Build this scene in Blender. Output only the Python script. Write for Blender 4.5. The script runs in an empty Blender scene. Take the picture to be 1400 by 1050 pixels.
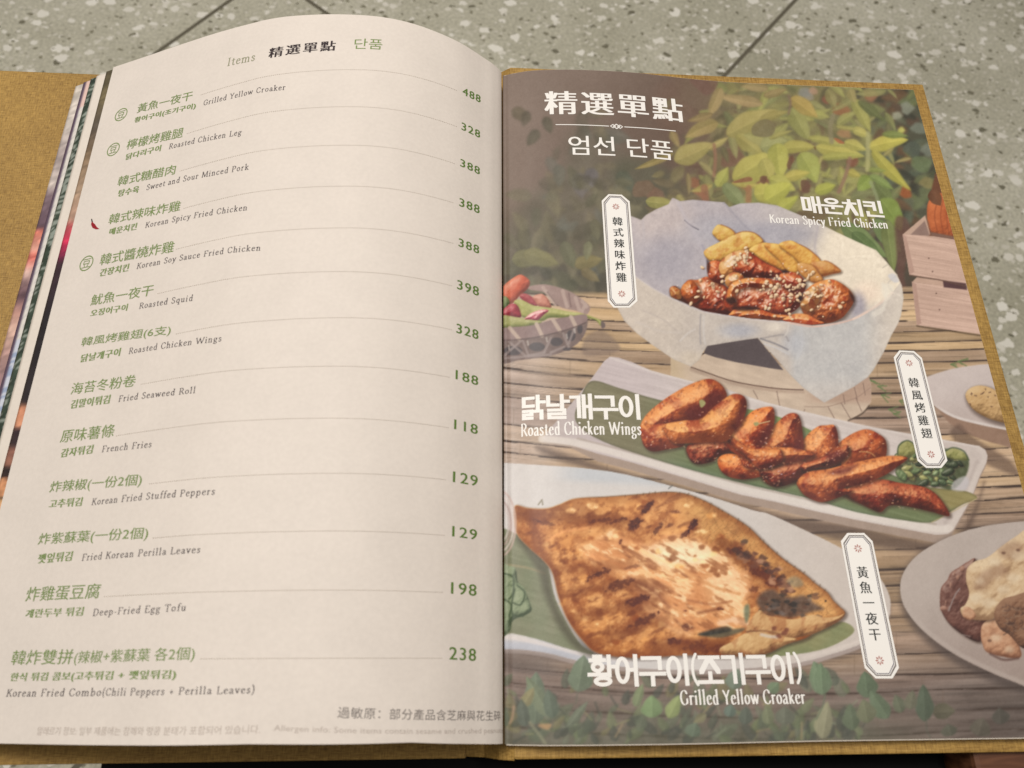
import bpy, bmesh, math, random
import numpy as np
from mathutils import Matrix, Vector
from mathutils.geometry import delaunay_2d_cdt

# ------------------------------------------------------------------ camera, world, lamps, exposure
scene = bpy.context.scene
COL = scene.collection
R_CAM = np.array([[0.99818, -0.0069, 0.05985], [0.01556, -0.93018, -0.36678], [0.0582, 0.36704, -0.92838]])
C_CAM = np.array([-0.01315, 0.02464, 0.27223])
F_PX = 980.0
cam = bpy.data.cameras.new('camera'); cam_o = bpy.data.objects.new('camera', cam); COL.objects.link(cam_o)
cam.sensor_width = 36; cam.lens = 36*F_PX/1400; cam.clip_start = .01; cam.clip_end = 60
cam_o.matrix_world = Matrix(((R_CAM[0][0], -R_CAM[1][0], -R_CAM[2][0], C_CAM[0]), (R_CAM[0][1], -R_CAM[1][1], -R_CAM[2][1], C_CAM[1]), (R_CAM[0][2], -R_CAM[1][2], -R_CAM[2][2], C_CAM[2]), (0, 0, 0, 1)))
cam.dof.use_dof = True; cam.dof.focus_distance = .345; cam.dof.aperture_fstop = 13
scene.camera = cam_o
world = bpy.data.worlds.new('World'); scene.world = world; world.use_nodes = True
world.node_tree.nodes['Background'].inputs[0].default_value = (1.0, .95, .90, 1)
world.node_tree.nodes['Background'].inputs[1].default_value = .24
def lamp(name, loc, aim, size, power, col):
    l = bpy.data.lights.new(name, 'AREA'); l.shape = 'RECTANGLE'; l.size, l.size_y = size; l.energy = power; l.color = col
    o = bpy.data.objects.new(name, l); COL.objects.link(o); o.location = loc
    o.rotation_euler = (Vector(aim)-Vector(loc)).to_track_quat('-Z', 'Y').to_euler(); return o
lamp('ceiling_lamp', (-.45, .58, 1.50), (0, .15, 0), (.5, .4), 18.2, (1, .955, .90))
lamp('ceiling_lamp', (.70, .42, 1.70), (.05, .15, 0), (.5, .4), 7.6, (1, .95, .885))
scene.view_settings.view_transform = 'Standard'; scene.view_settings.look = 'None'
scene.view_settings.exposure = 0; scene.view_settings.gamma = 1; scene.view_settings.use_curve_mapping = False
scene.cycles.max_bounces = 6

# ------------------------------------------------------------------ helpers
def lin(c):
    c = np.asarray(c, float)/255; return np.where(c <= .04045, c/12.92, ((c+.055)/1.055)**2.4)
def mat(name, rgb, rough=.6, spec=.3):
    m = bpy.data.materials.new(name); m.use_nodes = True; b = m.node_tree.nodes['Principled BSDF']
    b.inputs['Base Color'].default_value = (*rgb, 1); b.inputs['Roughness'].default_value = rough; b.inputs['Specular IOR Level'].default_value = spec
    return m
def N(m, t, **kw):
    n = m.node_tree.nodes.new(t)
    for k, v in kw.items():
        if k in n.inputs: n.inputs[k].default_value = v
        else: setattr(n, k, v)
    return n
def L(m, a, b): m.node_tree.links.new(a, b)
def mesh_obj(name, verts, faces, mats, parent=None, midx=None, smooth=False, col=None):
    me = bpy.data.meshes.new(name); me.from_pydata([tuple(v) for v in verts], [], [tuple(f) for f in faces])
    for m in (mats if isinstance(mats, (list, tuple)) else [mats]): me.materials.append(m)
    if midx is not None: me.polygons.foreach_set('material_index', np.asarray(midx, np.int32))
    if smooth: me.polygons.foreach_set('use_smooth', np.ones(len(me.polygons), bool))
    if col is not None:
        a = me.color_attributes.new('print', 'FLOAT_COLOR', 'POINT')
        a.data.foreach_set('color', np.concatenate([col, np.ones((len(col), 1))], 1).astype(np.float32).ravel())
    me.update()
    o = bpy.data.objects.new(name, me); COL.objects.link(o)
    if parent: o.parent = parent
    return o
def box_obj(name, lo, hi, m, parent=None, bevel=.0):
    bm = bmesh.new(); bmesh.ops.create_cube(bm, size=1)
    for v in bm.verts: v.co = Vector([lo[i]+(v.co[i]+.5)*(hi[i]-lo[i]) for i in range(3)])
    if bevel: bmesh.ops.bevel(bm, geom=bm.edges[:], offset=bevel, segments=2, affect='EDGES', profile=.6)
    me = bpy.data.meshes.new(name); bm.to_mesh(me); bm.free(); me.materials.append(m)
    o = bpy.data.objects.new(name, me); COL.objects.link(o)
    if parent: o.parent = parent
    return o
def empty(name, loc=(0, 0, 0)):
    o = bpy.data.objects.new(name, None); COL.objects.link(o); o.location = loc; o.empty_display_size = .02; return o
def tag(o, **kw):
    for k, v in kw.items(): o[k] = v
    return o

# ------------------------------------------------------------------ floor and bench
FLOOR_Z = -.50
def floor_material():
    m = mat('terrazzo', (.3, .29, .25), .45, .35); nt = m.node_tree; b = nt.nodes['Principled BSDF']
    tc = N(m, 'ShaderNodeTexCoord'); mp = N(m, 'ShaderNodeMapping'); L(m, tc.outputs['Object'], mp.inputs[0])
    nz = N(m, 'ShaderNodeTexNoise', Scale=90., Detail=2.); L(m, mp.outputs[0], nz.inputs['Vector'])
    ad = N(m, 'ShaderNodeMixRGB', blend_type='ADD'); ad.inputs[0].default_value = .012; L(m, mp.outputs[0], ad.inputs[1]); L(m, nz.outputs['Color'], ad.inputs[2])
    big = N(m, 'ShaderNodeTexNoise', Scale=7., Detail=4.); L(m, mp.outputs[0], big.inputs['Vector'])
    base = N(m, 'ShaderNodeValToRGB'); L(m, big.outputs['Fac'], base.inputs[0])
    base.color_ramp.elements[0].position = .3; base.color_ramp.elements[0].color = (*lin((176, 172, 151)), 1)
    base.color_ramp.elements[1].position = .7; base.color_ramp.elements[1].color = (*lin((203, 199, 180)), 1)
    cur = base.outputs[0]
    fine = N(m, 'ShaderNodeTexNoise', Scale=230., Detail=3.); L(m, mp.outputs[0], fine.inputs['Vector'])
    fr = N(m, 'ShaderNodeMapRange'); fr.inputs[1].default_value = .3; fr.inputs[2].default_value = .7; fr.inputs[3].default_value = .8; fr.inputs[4].default_value = 1.2; L(m, fine.outputs['Fac'], fr.inputs[0])
    mu = N(m, 'ShaderNodeMixRGB', blend_type='MULTIPLY'); mu.inputs[0].default_value = 1; L(m, cur, mu.inputs[1]); L(m, fr.outputs[0], mu.inputs[2]); cur = mu.outputs[0]
    for sc, thr, keep, c0, c1, off in ((108, .41, .46, (226, 221, 207), (204, 199, 182), 0), (64, .44, .34, (240, 236, 224), (220, 214, 198), 3.3), (46, .46, .20, (246, 242, 230), (226, 221, 207), 7.7), (108, .37, .24, (124, 119, 100), (144, 139, 118), 5.1), (68, .37, .13, (112, 108, 90), (136, 131, 110), 9.4)):
        of = N(m, 'ShaderNodeMapping'); of.inputs['Location'].default_value = (off, off*1.7, 0); of.inputs['Scale'].default_value = (1, 1.3, 1); of.inputs['Rotation'].default_value = (0, 0, off); L(m, ad.outputs[0], of.inputs[0])
        v = N(m, 'ShaderNodeTexVoronoi', Scale=float(sc)); L(m, of.outputs[0], v.inputs['Vector'])
        sep = N(m, 'ShaderNodeSeparateColor'); L(m, v.outputs['Color'], sep.inputs[0])
        # chip radius varies from cell to cell, and only some cells hold a chip
        kp = N(m, 'ShaderNodeMath', operation='LESS_THAN'); kp.inputs[1].default_value = keep; L(m, sep.outputs[0], kp.inputs[0])
        rad = N(m, 'ShaderNodeMapRange'); rad.inputs[3].default_value = thr*.45; rad.inputs[4].default_value = thr*1.1; L(m, sep.outputs[1], rad.inputs[0])
        lt = N(m, 'ShaderNodeMath', operation='LESS_THAN'); L(m, v.outputs['Distance'], lt.inputs[0]); L(m, rad.outputs[0], lt.inputs[1])
        an = N(m, 'ShaderNodeMath', operation='MULTIPLY'); L(m, kp.outputs[0], an.inputs[0]); L(m, lt.outputs[0], an.inputs[1])
        cc = N(m, 'ShaderNodeMixRGB'); cc.inputs[1].default_value = (*lin(c0), 1); cc.inputs[2].default_value = (*lin(c1), 1); L(m, sep.outputs[2], cc.inputs[0])
        mx = N(m, 'ShaderNodeMixRGB'); L(m, an.outputs[0], mx.inputs[0]); L(m, cur, mx.inputs[1]); L(m, cc.outputs[0], mx.inputs[2]); cur = mx.outputs[0]
    # joints between the big tiles
    rot = N(m, 'ShaderNodeMapping'); rot.inputs['Rotation'].default_value = (0, 0, -math.radians(50.5)); L(m, tc.outputs['Object'], rot.inputs[0])
    sx = N(m, 'ShaderNodeSeparateXYZ'); L(m, rot.outputs[0], sx.inputs[0])
    lines = []
    for out, off, pitch in ((1, .250, .61), (0, .5466, 1.22)):
        a = N(m, 'ShaderNodeMath', operation='SUBTRACT'); a.inputs[1].default_value = off-pitch/2; L(m, sx.outputs[out], a.inputs[0])
        p = N(m, 'ShaderNodeMath', operation='FLOORED_MODULO'); p.inputs[1].default_value = pitch; L(m, a.outputs[0], p.inputs[0])
        q = N(m, 'ShaderNodeMath', operation='SUBTRACT'); q.inputs[1].default_value = pitch/2; L(m, p.outputs[0], q.inputs[0])
        ab = N(m, 'ShaderNodeMath', operation='ABSOLUTE'); L(m, q.outputs[0], ab.inputs[0])
        l = N(m, 'ShaderNodeMath', operation='LESS_THAN'); l.inputs[1].default_value = .0030; L(m, ab.outputs[0], l.inputs[0]); lines.append(l)
    mx = N(m, 'ShaderNodeMath', operation='MAXIMUM'); L(m, lines[0].outputs[0], mx.inputs[0]); L(m, lines[1].outputs[0], mx.inputs[1])
    g = N(m, 'ShaderNodeMixRGB'); g.inputs[2].default_value = (*lin((108, 102, 86)), 1); L(m, mx.outputs[0], g.inputs[0]); L(m, cur, g.inputs[1])
    L(m, g.outputs[0], b.inputs['Base Color'])
    return m
fl = mesh_obj('terrazzo_floor', [(-6, -6, FLOOR_Z), (6, -6, FLOOR_Z), (6, 6, FLOOR_Z), (-6, 6, FLOOR_Z)], [(0, 1, 2, 3)], floor_material())
tag(fl, kind='structure', label='grey terrazzo floor with pale chips and thin dark joints')

M_black = mat('black_cloth', (.006, .006, .006), .9, .1)
M_wood = mat('brown_wood', lin((92, 58, 40)), .5, .3)
def wood_grain(m, c0, c1, sc):
    tc = N(m, 'ShaderNodeTexCoord'); mp = N(m, 'ShaderNodeMapping'); mp.inputs['Scale'].default_value = sc; L(m, tc.outputs['Object'], mp.inputs[0])
    n = N(m, 'ShaderNodeTexNoise', Scale=14., Detail=6., Distortion=1.2); L(m, mp.outputs[0], n.inputs['Vector'])
    r = N(m, 'ShaderNodeValToRGB'); r.color_ramp.elements[0].position = .35; r.color_ramp.elements[0].color = (*c0, 1); r.color_ramp.elements[1].position = .68; r.color_ramp.elements[1].color = (*c1, 1)
    L(m, n.outputs['Fac'], r.inputs[0]); L(m, r.outputs[0], m.node_tree.nodes['Principled BSDF'].inputs['Base Color'])
wood_grain(M_wood, lin((78, 46, 30)), lin((118, 78, 54)), (2, 14, 8))
bench = tag(empty('bench', (.03, .08, FLOOR_Z)), label='low bench with black cloth seat and brown wooden end under the open menu', category='bench')
def under(o): o.parent = bench; o.matrix_parent_inverse = Matrix.Translation((-.03, -.08, -FLOOR_Z)); return o
under(box_obj('seat_pad', (-.1436, -.16, -.0500), (.1705, .245, -.0236), M_black, bevel=.004))
under(box_obj('end_board', (.1714, -.20, -.0540), (.2155, .215, -.0091), M_wood, bevel=.002))
under(box_obj('seat_rail', (-.135, -.13, -.0730), (.1705, .215, -.0502), M_black))
for sx_ in (-.120, .155):
    for sy_ in (-.11, .20):
        under(box_obj('leg', (sx_-.014, sy_-.014, FLOOR_Z), (sx_+.014, sy_+.014, -.0732), M_wood, bevel=.002))

# ------------------------------------------------------------------ how bright the print is against the paper
PRINT_GAIN = .94
# ---------------------------------------------------------------- printed picture on the photo page
# The page carries a printed photograph of dishes.  It is drawn here shape by shape into an array of
# print colours (print units = the page's own drawing coordinates) and later carried by the page mesh.
PX0, PY0, PW, PH = 676, 84, 834, 946
YY, XX = np.mgrid[PY0:PY0+PH, PX0:PX0+PW].astype(np.float32)
XX += .5; YY += .5
INK = np.zeros((PH, PW, 3), np.float32)
ZONE = np.zeros((PH, PW), np.int8)
FULL = (slice(0, PH), slice(0, PW))
_lat = np.random.RandomState(7).rand(8, 256, 256).astype(np.float32)

def vnoise(x, y, seed=0):
    L = _lat[seed % 8]; o = seed*37.31
    x = x+o; y = y+o*1.7
    xi = np.floor(x).astype(int); yi = np.floor(y).astype(int)
    fx = x-xi; fy = y-yi
    fx = fx*fx*(3-2*fx); fy = fy*fy*(3-2*fy)
    a = L[yi & 255, xi & 255]; b = L[yi & 255, (xi+1) & 255]
    c = L[(yi+1) & 255, xi & 255]; d = L[(yi+1) & 255, (xi+1) & 255]
    return (a*(1-fx)+b*fx)*(1-fy)+(c*(1-fx)+d*fx)*fy

def fbm(x, y, sc, octv=3, seed=0, sx=1., ang=0.):
    if ang:
        c, s = math.cos(ang), math.sin(ang); x, y = x*c+y*s, -x*s+y*c
    r = 0; a = 1; t = 0
    for k in range(octv):
        r = r+a*vnoise(x/(sc*sx), y/sc, seed+k); t += a; a *= .5; sc = sc*.5
    return r/t-.5

def sm(x, a, b):
    t = np.clip((x-a)/(b-a), 0, 1); return t*t*(3-2*t)

def spl(pts, n=7, closed=True):
    p = np.array(pts, float); out = []; N = len(p)
    rng = range(N) if closed else range(N-1)
    for i in rng:
        if closed: a, b, c, d = p[i-1], p[i], p[(i+1) % N], p[(i+2) % N]
        else: a, b, c, d = p[max(i-1, 0)], p[i], p[i+1], p[min(i+2, N-1)]
        for k in range(n):
            t = k/n
            out.append(.5*((2*b)+(c-a)*t+(2*a-5*b+4*c-d)*t*t+(3*b-a-3*c+d)*t**3))
    if not closed: out.append(p[-1])
    return np.array(out)

def win(x0, y0, x1, y1):
    return (slice(max(0, int(y0-PY0)), max(0, min(PH, int(y1-PY0)+1))), slice(max(0, int(x0-PX0)), max(0, min(PW, int(x1-PX0)+1))))

def sdist(p, sl, closed=True):
    x = XX[sl]; y = YY[sl]
    d = np.full(x.shape, 1e9, np.float32); ins = np.zeros(x.shape, bool)
    N = len(p)
    for i in range(N if closed else N-1):
        ax, ay = p[i]; bx, by = p[(i+1) % N]
        ex, ey = bx-ax, by-ay; L = ex*ex+ey*ey+1e-9
        t = np.clip(((x-ax)*ex+(y-ay)*ey)/L, 0, 1)
        d = np.minimum(d, (x-ax-t*ex)**2+(y-ay-t*ey)**2)
        if closed:
            c = (ay > y) != (by > y)
            if by != ay: ins ^= c & (x < (bx-ax)*(y-ay)/(by-ay)+ax)
    d = np.sqrt(d)
    return np.where(ins, d, -d) if closed else d

def region(pts, pad=6, smooth=True, n=6):
    p = spl(pts, n) if smooth else np.array(pts, float)
    sl = win(p[:, 0].min()-pad, p[:, 1].min()-pad, p[:, 0].max()+pad, p[:, 1].max()+pad)
    return sl, sdist(p, sl)

def put(sl, m, col):
    m = np.asarray(m, np.float32)[..., None]
    INK[sl] = INK[sl]*(1-m)+np.asarray(col, np.float32)*m

def mixc(a, b, t):
    t = np.asarray(t)[..., None]; return np.array(a, np.float32)*(1-t)+np.array(b, np.float32)*t

def flat(pts, col, soft=1., alpha=1., smooth=True, var=0, vsc=12, seed=0, zone=None, sx=1, ang=0, pad=None):
    sl, d = region(pts, pad or soft+3, smooth)
    m = sm(d, -soft, soft)*alpha
    c = np.broadcast_to(np.array(col, np.float32), d.shape+(3,))
    if var: c = c+(fbm(XX[sl], YY[sl], vsc, 3, seed, sx, ang)*2*var)[..., None]
    put(sl, m, c)
    if zone: ZONE[sl][d > 0] = zone
    return sl, d

def stroke(pts, col, w=1., soft=.7, alpha=1., smooth=True, taper=False):
    p = spl(pts, 6, False) if smooth else np.array(pts, float)
    pad = w+soft+3
    sl = win(p[:, 0].min()-pad, p[:, 1].min()-pad, p[:, 0].max()+pad, p[:, 1].max()+pad)
    if XX[sl].size == 0: return
    d = sdist(p, sl, False)
    put(sl, (1-sm(d, w-soft, w+soft))*alpha, col)

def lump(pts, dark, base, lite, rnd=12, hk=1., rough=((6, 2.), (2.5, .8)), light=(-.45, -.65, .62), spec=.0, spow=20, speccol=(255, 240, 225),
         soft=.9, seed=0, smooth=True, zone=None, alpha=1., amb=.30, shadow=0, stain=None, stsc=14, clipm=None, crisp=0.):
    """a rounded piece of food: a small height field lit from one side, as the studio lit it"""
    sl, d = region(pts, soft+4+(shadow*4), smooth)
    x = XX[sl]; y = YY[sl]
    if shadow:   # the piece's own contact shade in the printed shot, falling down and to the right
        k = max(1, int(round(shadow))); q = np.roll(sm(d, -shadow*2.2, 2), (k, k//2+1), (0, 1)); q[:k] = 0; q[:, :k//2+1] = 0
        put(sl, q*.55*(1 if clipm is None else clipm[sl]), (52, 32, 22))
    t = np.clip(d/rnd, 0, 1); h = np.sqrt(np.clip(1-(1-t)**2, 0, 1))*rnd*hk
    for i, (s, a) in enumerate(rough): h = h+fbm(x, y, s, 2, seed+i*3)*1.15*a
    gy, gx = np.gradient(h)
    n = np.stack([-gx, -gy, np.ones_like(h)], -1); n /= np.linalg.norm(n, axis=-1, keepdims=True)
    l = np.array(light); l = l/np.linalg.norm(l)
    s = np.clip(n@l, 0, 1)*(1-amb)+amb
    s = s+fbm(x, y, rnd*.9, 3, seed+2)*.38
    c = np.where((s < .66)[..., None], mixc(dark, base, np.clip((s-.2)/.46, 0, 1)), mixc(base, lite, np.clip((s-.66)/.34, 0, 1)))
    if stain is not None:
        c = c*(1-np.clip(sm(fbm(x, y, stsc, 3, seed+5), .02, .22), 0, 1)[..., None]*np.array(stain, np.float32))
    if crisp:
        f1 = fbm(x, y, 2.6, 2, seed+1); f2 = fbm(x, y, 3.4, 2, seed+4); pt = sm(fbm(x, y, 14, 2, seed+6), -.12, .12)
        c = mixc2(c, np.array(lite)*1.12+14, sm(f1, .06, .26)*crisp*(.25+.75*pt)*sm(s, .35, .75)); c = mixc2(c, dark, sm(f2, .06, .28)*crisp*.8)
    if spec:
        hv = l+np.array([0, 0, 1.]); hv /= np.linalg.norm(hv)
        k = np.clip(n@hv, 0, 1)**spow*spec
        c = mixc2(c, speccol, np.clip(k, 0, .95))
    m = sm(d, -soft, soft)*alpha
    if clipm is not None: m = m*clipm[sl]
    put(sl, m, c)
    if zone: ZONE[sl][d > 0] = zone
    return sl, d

def mixc2(c, col, t): return c*(1-t[..., None])+np.array(col, np.float32)*t[..., None]

def leaf(a, b, w, col, col2=None, soft=1.2, alpha=1., bend=0., rib=True, seed=0, var=9):
    """a leaf from its stalk a to its tip b, w wide, two halves of slightly different green and a midrib"""
    a = np.array(a, float); b = np.array(b, float); L = np.linalg.norm(b-a); e = (b-a)/L; nrm = np.array([-e[1], e[0]])
    pad = w+abs(bend)*L+soft+2
    x0, y0 = np.minimum(a, b)-pad; x1, y1 = np.maximum(a, b)+pad
    sl = win(x0, y0, x1, y1)
    x = XX[sl]-a[0]; y = YY[sl]-a[1]
    if x.size == 0: return
    u = (x*e[0]+y*e[1])/L; v = x*nrm[0]+y*nrm[1]-bend*L*4*np.clip(u, 0, 1)*(1-np.clip(u, 0, 1))
    uu = np.clip(u, 0, 1)
    hw = w*.5*np.clip(np.sin(math.pi*uu**.72), 0, 1)**.8*(1+.06*np.sin(uu*11+seed))*(1+.1*np.sin(seed*3.3)*np.sign(v))
    d = hw-np.abs(v); d = np.where((u < 0) | (u > 1), -np.hypot(np.where(u < 0, u, u-1)*L, v), d)
    m = sm(d, -soft, soft)*alpha
    col = np.array(col, float); col2 = col*.92 if col2 is None else np.array(col2, float)
    c = mixc(col, col2, sm(v, -1.5, 1.5))
    c = c*(1+.10*(uu-.4))[..., None]+(fbm(x+a[0], y+a[1], 9, 3, seed)*2*var)[..., None]
    c = c*(.94+.06*sm(d, 0, 3))[..., None]
    if rib:
        r = (1-sm(np.abs(v), .3, 1.3))*.35*sm(u, .02, .1)*(1-sm(u, .75, 1))
        c = mixc2(c, col*1.18+8, r)
        vein = (.5+.5*np.sin((u*L-np.abs(v)*.9)*.75))**6*.10
        c = mixc2(c, col*1.12, vein)
    put(sl, m, c)

def blur(sl, r):
    """box-blur twice (only used for the soft far background of the printed photo)"""
    a = INK[sl]
    for _ in range(2):
        for ax in (0, 1):
            k = 2*r+1; p = np.pad(a, [(r, r) if i == ax else (0, 0) for i in range(3)], mode='edge')
            c = np.cumsum(p, ax, dtype=np.float64); c = np.insert(c, 0, 0, ax)
            a = (np.take(c, np.arange(k, c.shape[ax]), ax)-np.take(c, np.arange(0, c.shape[ax]-k), ax))/k
    INK[sl] = a
def zz(x0, y0, s, pts): return [(x0+a/s, y0+b/s) for a, b in pts]

def paint_backdrop():
    x, y = XX, YY
    base = mixc((134, 116, 107), (104, 84, 74), sm(x+.25*y, 700, 1000))  # paler at upper left: the page's glare put into the ink colours
    base = mixc2(base, (92, 82, 62), sm(x, 960, 1090)*(1-sm(y, 300, 460)))
    base = mixc2(base, (78, 66, 54), sm(x, 1170, 1260))
    base = mixc2(base, (112, 98, 86), sm(y, 230, 330)*(1-sm(x, 840, 940)))
    base = base+(fbm(x, y, 60, 3, 1)*14)[..., None]
    put(FULL, np.ones((PH, PW)), base)
    R = np.random.RandomState(3)
    # far soft foliage behind the title
    for pts, c, a in [([(700, 300), (730, 265), (770, 240), (800, 180), (830, 230), (870, 260), (880, 330), (850, 410), (700, 415), (684, 350)], (98, 92, 78), .8), ([(770, 200), (800, 170), (850, 190), (860, 240), (820, 300), (780, 280)], (104, 96, 84), .6),
                      ([(835, 230), (880, 215), (935, 250), (930, 290), (870, 300)], (84, 88, 70), .7), ([(900, 120), (960, 100), (1000, 130), (940, 180), (900, 170)], (112, 82, 70), .5)]:
        flat(pts, c, soft=14, alpha=a, var=16, vsc=26, pad=20)
    for i in range(110):
        cx = R.uniform(735, 880); cy = R.uniform(150, 405)
        if cy < 255 and cx > 860: continue
        if abs(cx-(800-(cy-150)*.05)) > 22+(cy-140)*.42: continue
        a = R.uniform(0, 6.28); L = R.uniform(18, 42)
        g = [(98, 92, 78), (106, 100, 80), (112, 106, 84), (88, 84, 72), (104, 108, 100), (122, 114, 88)][R.randint(6)]
        leaf((cx, cy), (cx+L*math.cos(a), cy+L*math.sin(a)), L*.5, g, soft=3, alpha=.55, rib=False, seed=i)
    for cx, cy, L, a, c in [(700, 150, 30, .5, (110, 100, 80)), (722, 152, 22, 1.9, (98, 90, 76)), (736, 178, 26, 2.2, (94, 90, 74)), (745, 160, 24, 1.2, (94, 90, 74)),
                            (790, 236, 36, 1.4, (124, 118, 120)), (812, 230, 34, 1.9, (118, 114, 122)), (765, 225, 30, 1.6, (112, 112, 100)), (845, 235, 36, .9, (92, 100, 84))]:
        leaf((cx, cy), (cx+L*math.cos(a), cy+L*math.sin(a)), L*.6, np.array(c)*.93, soft=2., alpha=.8, rib=False)
    for i in range(70):
        cy = R.uniform(245, 400); cx = R.uniform(692, 872)
        if cx < 720-(cy-245)*.1 and cy < 300: continue
        a = R.uniform(0, 6.28); L = R.uniform(22, 46); g = [(84, 80, 66), (92, 92, 72), (118, 114, 90), (110, 106, 80), (126, 120, 92), (78, 76, 64)][R.randint(6)]
        leaf((cx, cy), (cx+L*math.cos(a), cy+L*math.sin(a)), L*.5, g, soft=2.5, alpha=.6, rib=False, seed=i)
    blur(win(676, 84, 905, 430), 1)
    for cx, cy, L, a, c in [(700, 355, 52, -.1, (128, 126, 86)), (716, 346, 50, .3, (132, 128, 84)), (785, 362, 40, -.2, (140, 128, 80)), (795, 368, 30, .6, (136, 122, 84)),
                            (770, 330, 40, 1.2, (106, 108, 82)), (805, 330, 26, 1.7, (132, 134, 100)), (690, 320, 30, .8, (104, 100, 80)), (740, 385, 40, .9, (104, 104, 82)), (812, 300, 30, 1.4, (110, 108, 84))]:
        leaf((cx, cy), (cx+L*math.cos(a), cy+L*math.sin(a)), L*.5, c, soft=2.2, alpha=.8, rib=False)
    # right: the leafy plant behind the bowl
    bm = sm(fbm(XX, YY, 46, 2, 2)*90+(XX-930)+.0*YY, -25, 40)*(1-sm(YY, 300, 420))
    fb = mixc((112, 100, 66), (140, 138, 82), fbm(XX, YY, 26, 3, 4)*1.4+.5); fb = mixc2(fb, (84, 84, 66), sm(XX, 1165, 1235)); fb = mixc2(fb, (96, 74, 58), sm(fbm(XX, YY, 16, 2, 6), .1, .25)*.8); fb = mixc2(fb, (112, 92, 76), 1-sm(XX+.4*YY, 1000, 1090))
    put(FULL, bm*.95, fb)
    for i in range(420):
        cx = R.uniform(905, 1300); cy = R.uniform(88, 335)
        if cx < 970 and cy < 190 and R.rand() < .85: continue
        a = R.uniform(-.7, 3.8); L = R.uniform(14, 40)
        dk = [(124, 118, 72), (136, 132, 80), (108, 108, 68), (146, 142, 80), (150, 150, 84), (116, 96, 66), (96, 90, 62), (128, 134, 78), (140, 146, 78)]
        if cx < 985: dk = [(116, 104, 78), (124, 112, 80), (104, 94, 72), (132, 122, 82), (110, 84, 70)]
        if cx > 1185: dk = [(80, 84, 64), (92, 102, 82), (112, 86, 60), (66, 66, 54), (110, 118, 78), (108, 112, 86), (124, 130, 76)]
        leaf((cx, cy), (cx+L*math.cos(a), cy+L*math.sin(a)), L*R.uniform(.28, .55), dk[R.randint(len(dk))], soft=1.6, alpha=.85, rib=False, seed=i)
    blur(win(900, 84, 1310, 420), 1)
    for cx, cy, r, c in [(1150, 150, 12, (150, 96, 58)), (1013, 195, 13, (120, 84, 64)), (1040, 175, 9, (150, 104, 84)), (1105, 130, 8, (150, 144, 130)), (1100, 126, 9, (138, 140, 134)), (1112, 124, 6, (176, 138, 110)),
                         (1131, 135, 7, (138, 78, 58)), (1190, 130, 10, (160, 110, 74)), (1047, 172, 8, (146, 96, 72)), (1000, 215, 16, (118, 84, 66)), (930, 150, 18, (114, 90, 76)), (965, 110, 20, (112, 80, 70)),
                         (1012, 129, 6, (140, 92, 60)), (1080, 222, 8, (124, 76, 50)), (1100, 255, 8, (130, 80, 60)), (1043, 246, 9, (132, 82, 56)), (1166, 222, 8, (128, 74, 54)), (1152, 235, 7, (158, 104, 64)),
                         (1135, 195, 6, (164, 104, 62)), (1155, 182, 9, (170, 128, 82)), (1240, 148, 9, (138, 142, 124)), (1256, 175, 10, (122, 128, 112)), (1268, 205, 9, (124, 130, 114)), (1226, 158, 7, (160, 160, 136)),
                         (1268, 250, 10, (140, 130, 80)), (1237, 262, 10, (170, 92, 46)), (1213, 215, 10, (88, 98, 82)), (1248, 205, 12, (86, 94, 80)), (1232, 178, 5, (206, 206, 96)), (1213, 190, 6, (80, 98, 78)), (1260, 225, 14, (108, 122, 82)),
                         (950, 250, 9, (146, 92, 62)), (960, 262, 10, (158, 102, 72)), (1022, 255, 8, (152, 96, 60)), (880, 258, 16, (118, 94, 74)), (898, 268, 12, (122, 92, 74)), (1170, 262, 6, (122, 118, 104))]:
        p = [(cx+r*math.cos(t)*(1+.25*math.sin(3*t+cx)), cy+r*.85*math.sin(t)*(1+.2*math.cos(2*t+cy))) for t in np.linspace(0, 6.2, 9)]
        flat(p, c, soft=2., alpha=.85, var=10, vsc=6)
    for i in range(150):
        cx = R.uniform(945, 1215); cy = R.uniform(100, 290)
        if cx+ (190-cy)*.0 < 1000 and cy < 150: continue
        a = R.uniform(-.9, 3.9); L = R.uniform(18, 44); g = [(150, 148, 88), (162, 162, 86), (138, 142, 84), (156, 152, 92), (128, 134, 84), (168, 168, 84), (120, 116, 76)][R.randint(7)]
        if cx < 1000: g = tuple(v*.88 for v in g)
        leaf((cx, cy), (cx+L*math.cos(a), cy+L*math.sin(a)), L*R.uniform(.22, .42), g, soft=1., alpha=.85, seed=i, bend=R.uniform(-.06, .06))
    A = lambda pts: zz(860, 95, 5.25, pts)
    B = lambda pts: zz(1040, 110, 5.25, pts)
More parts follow.
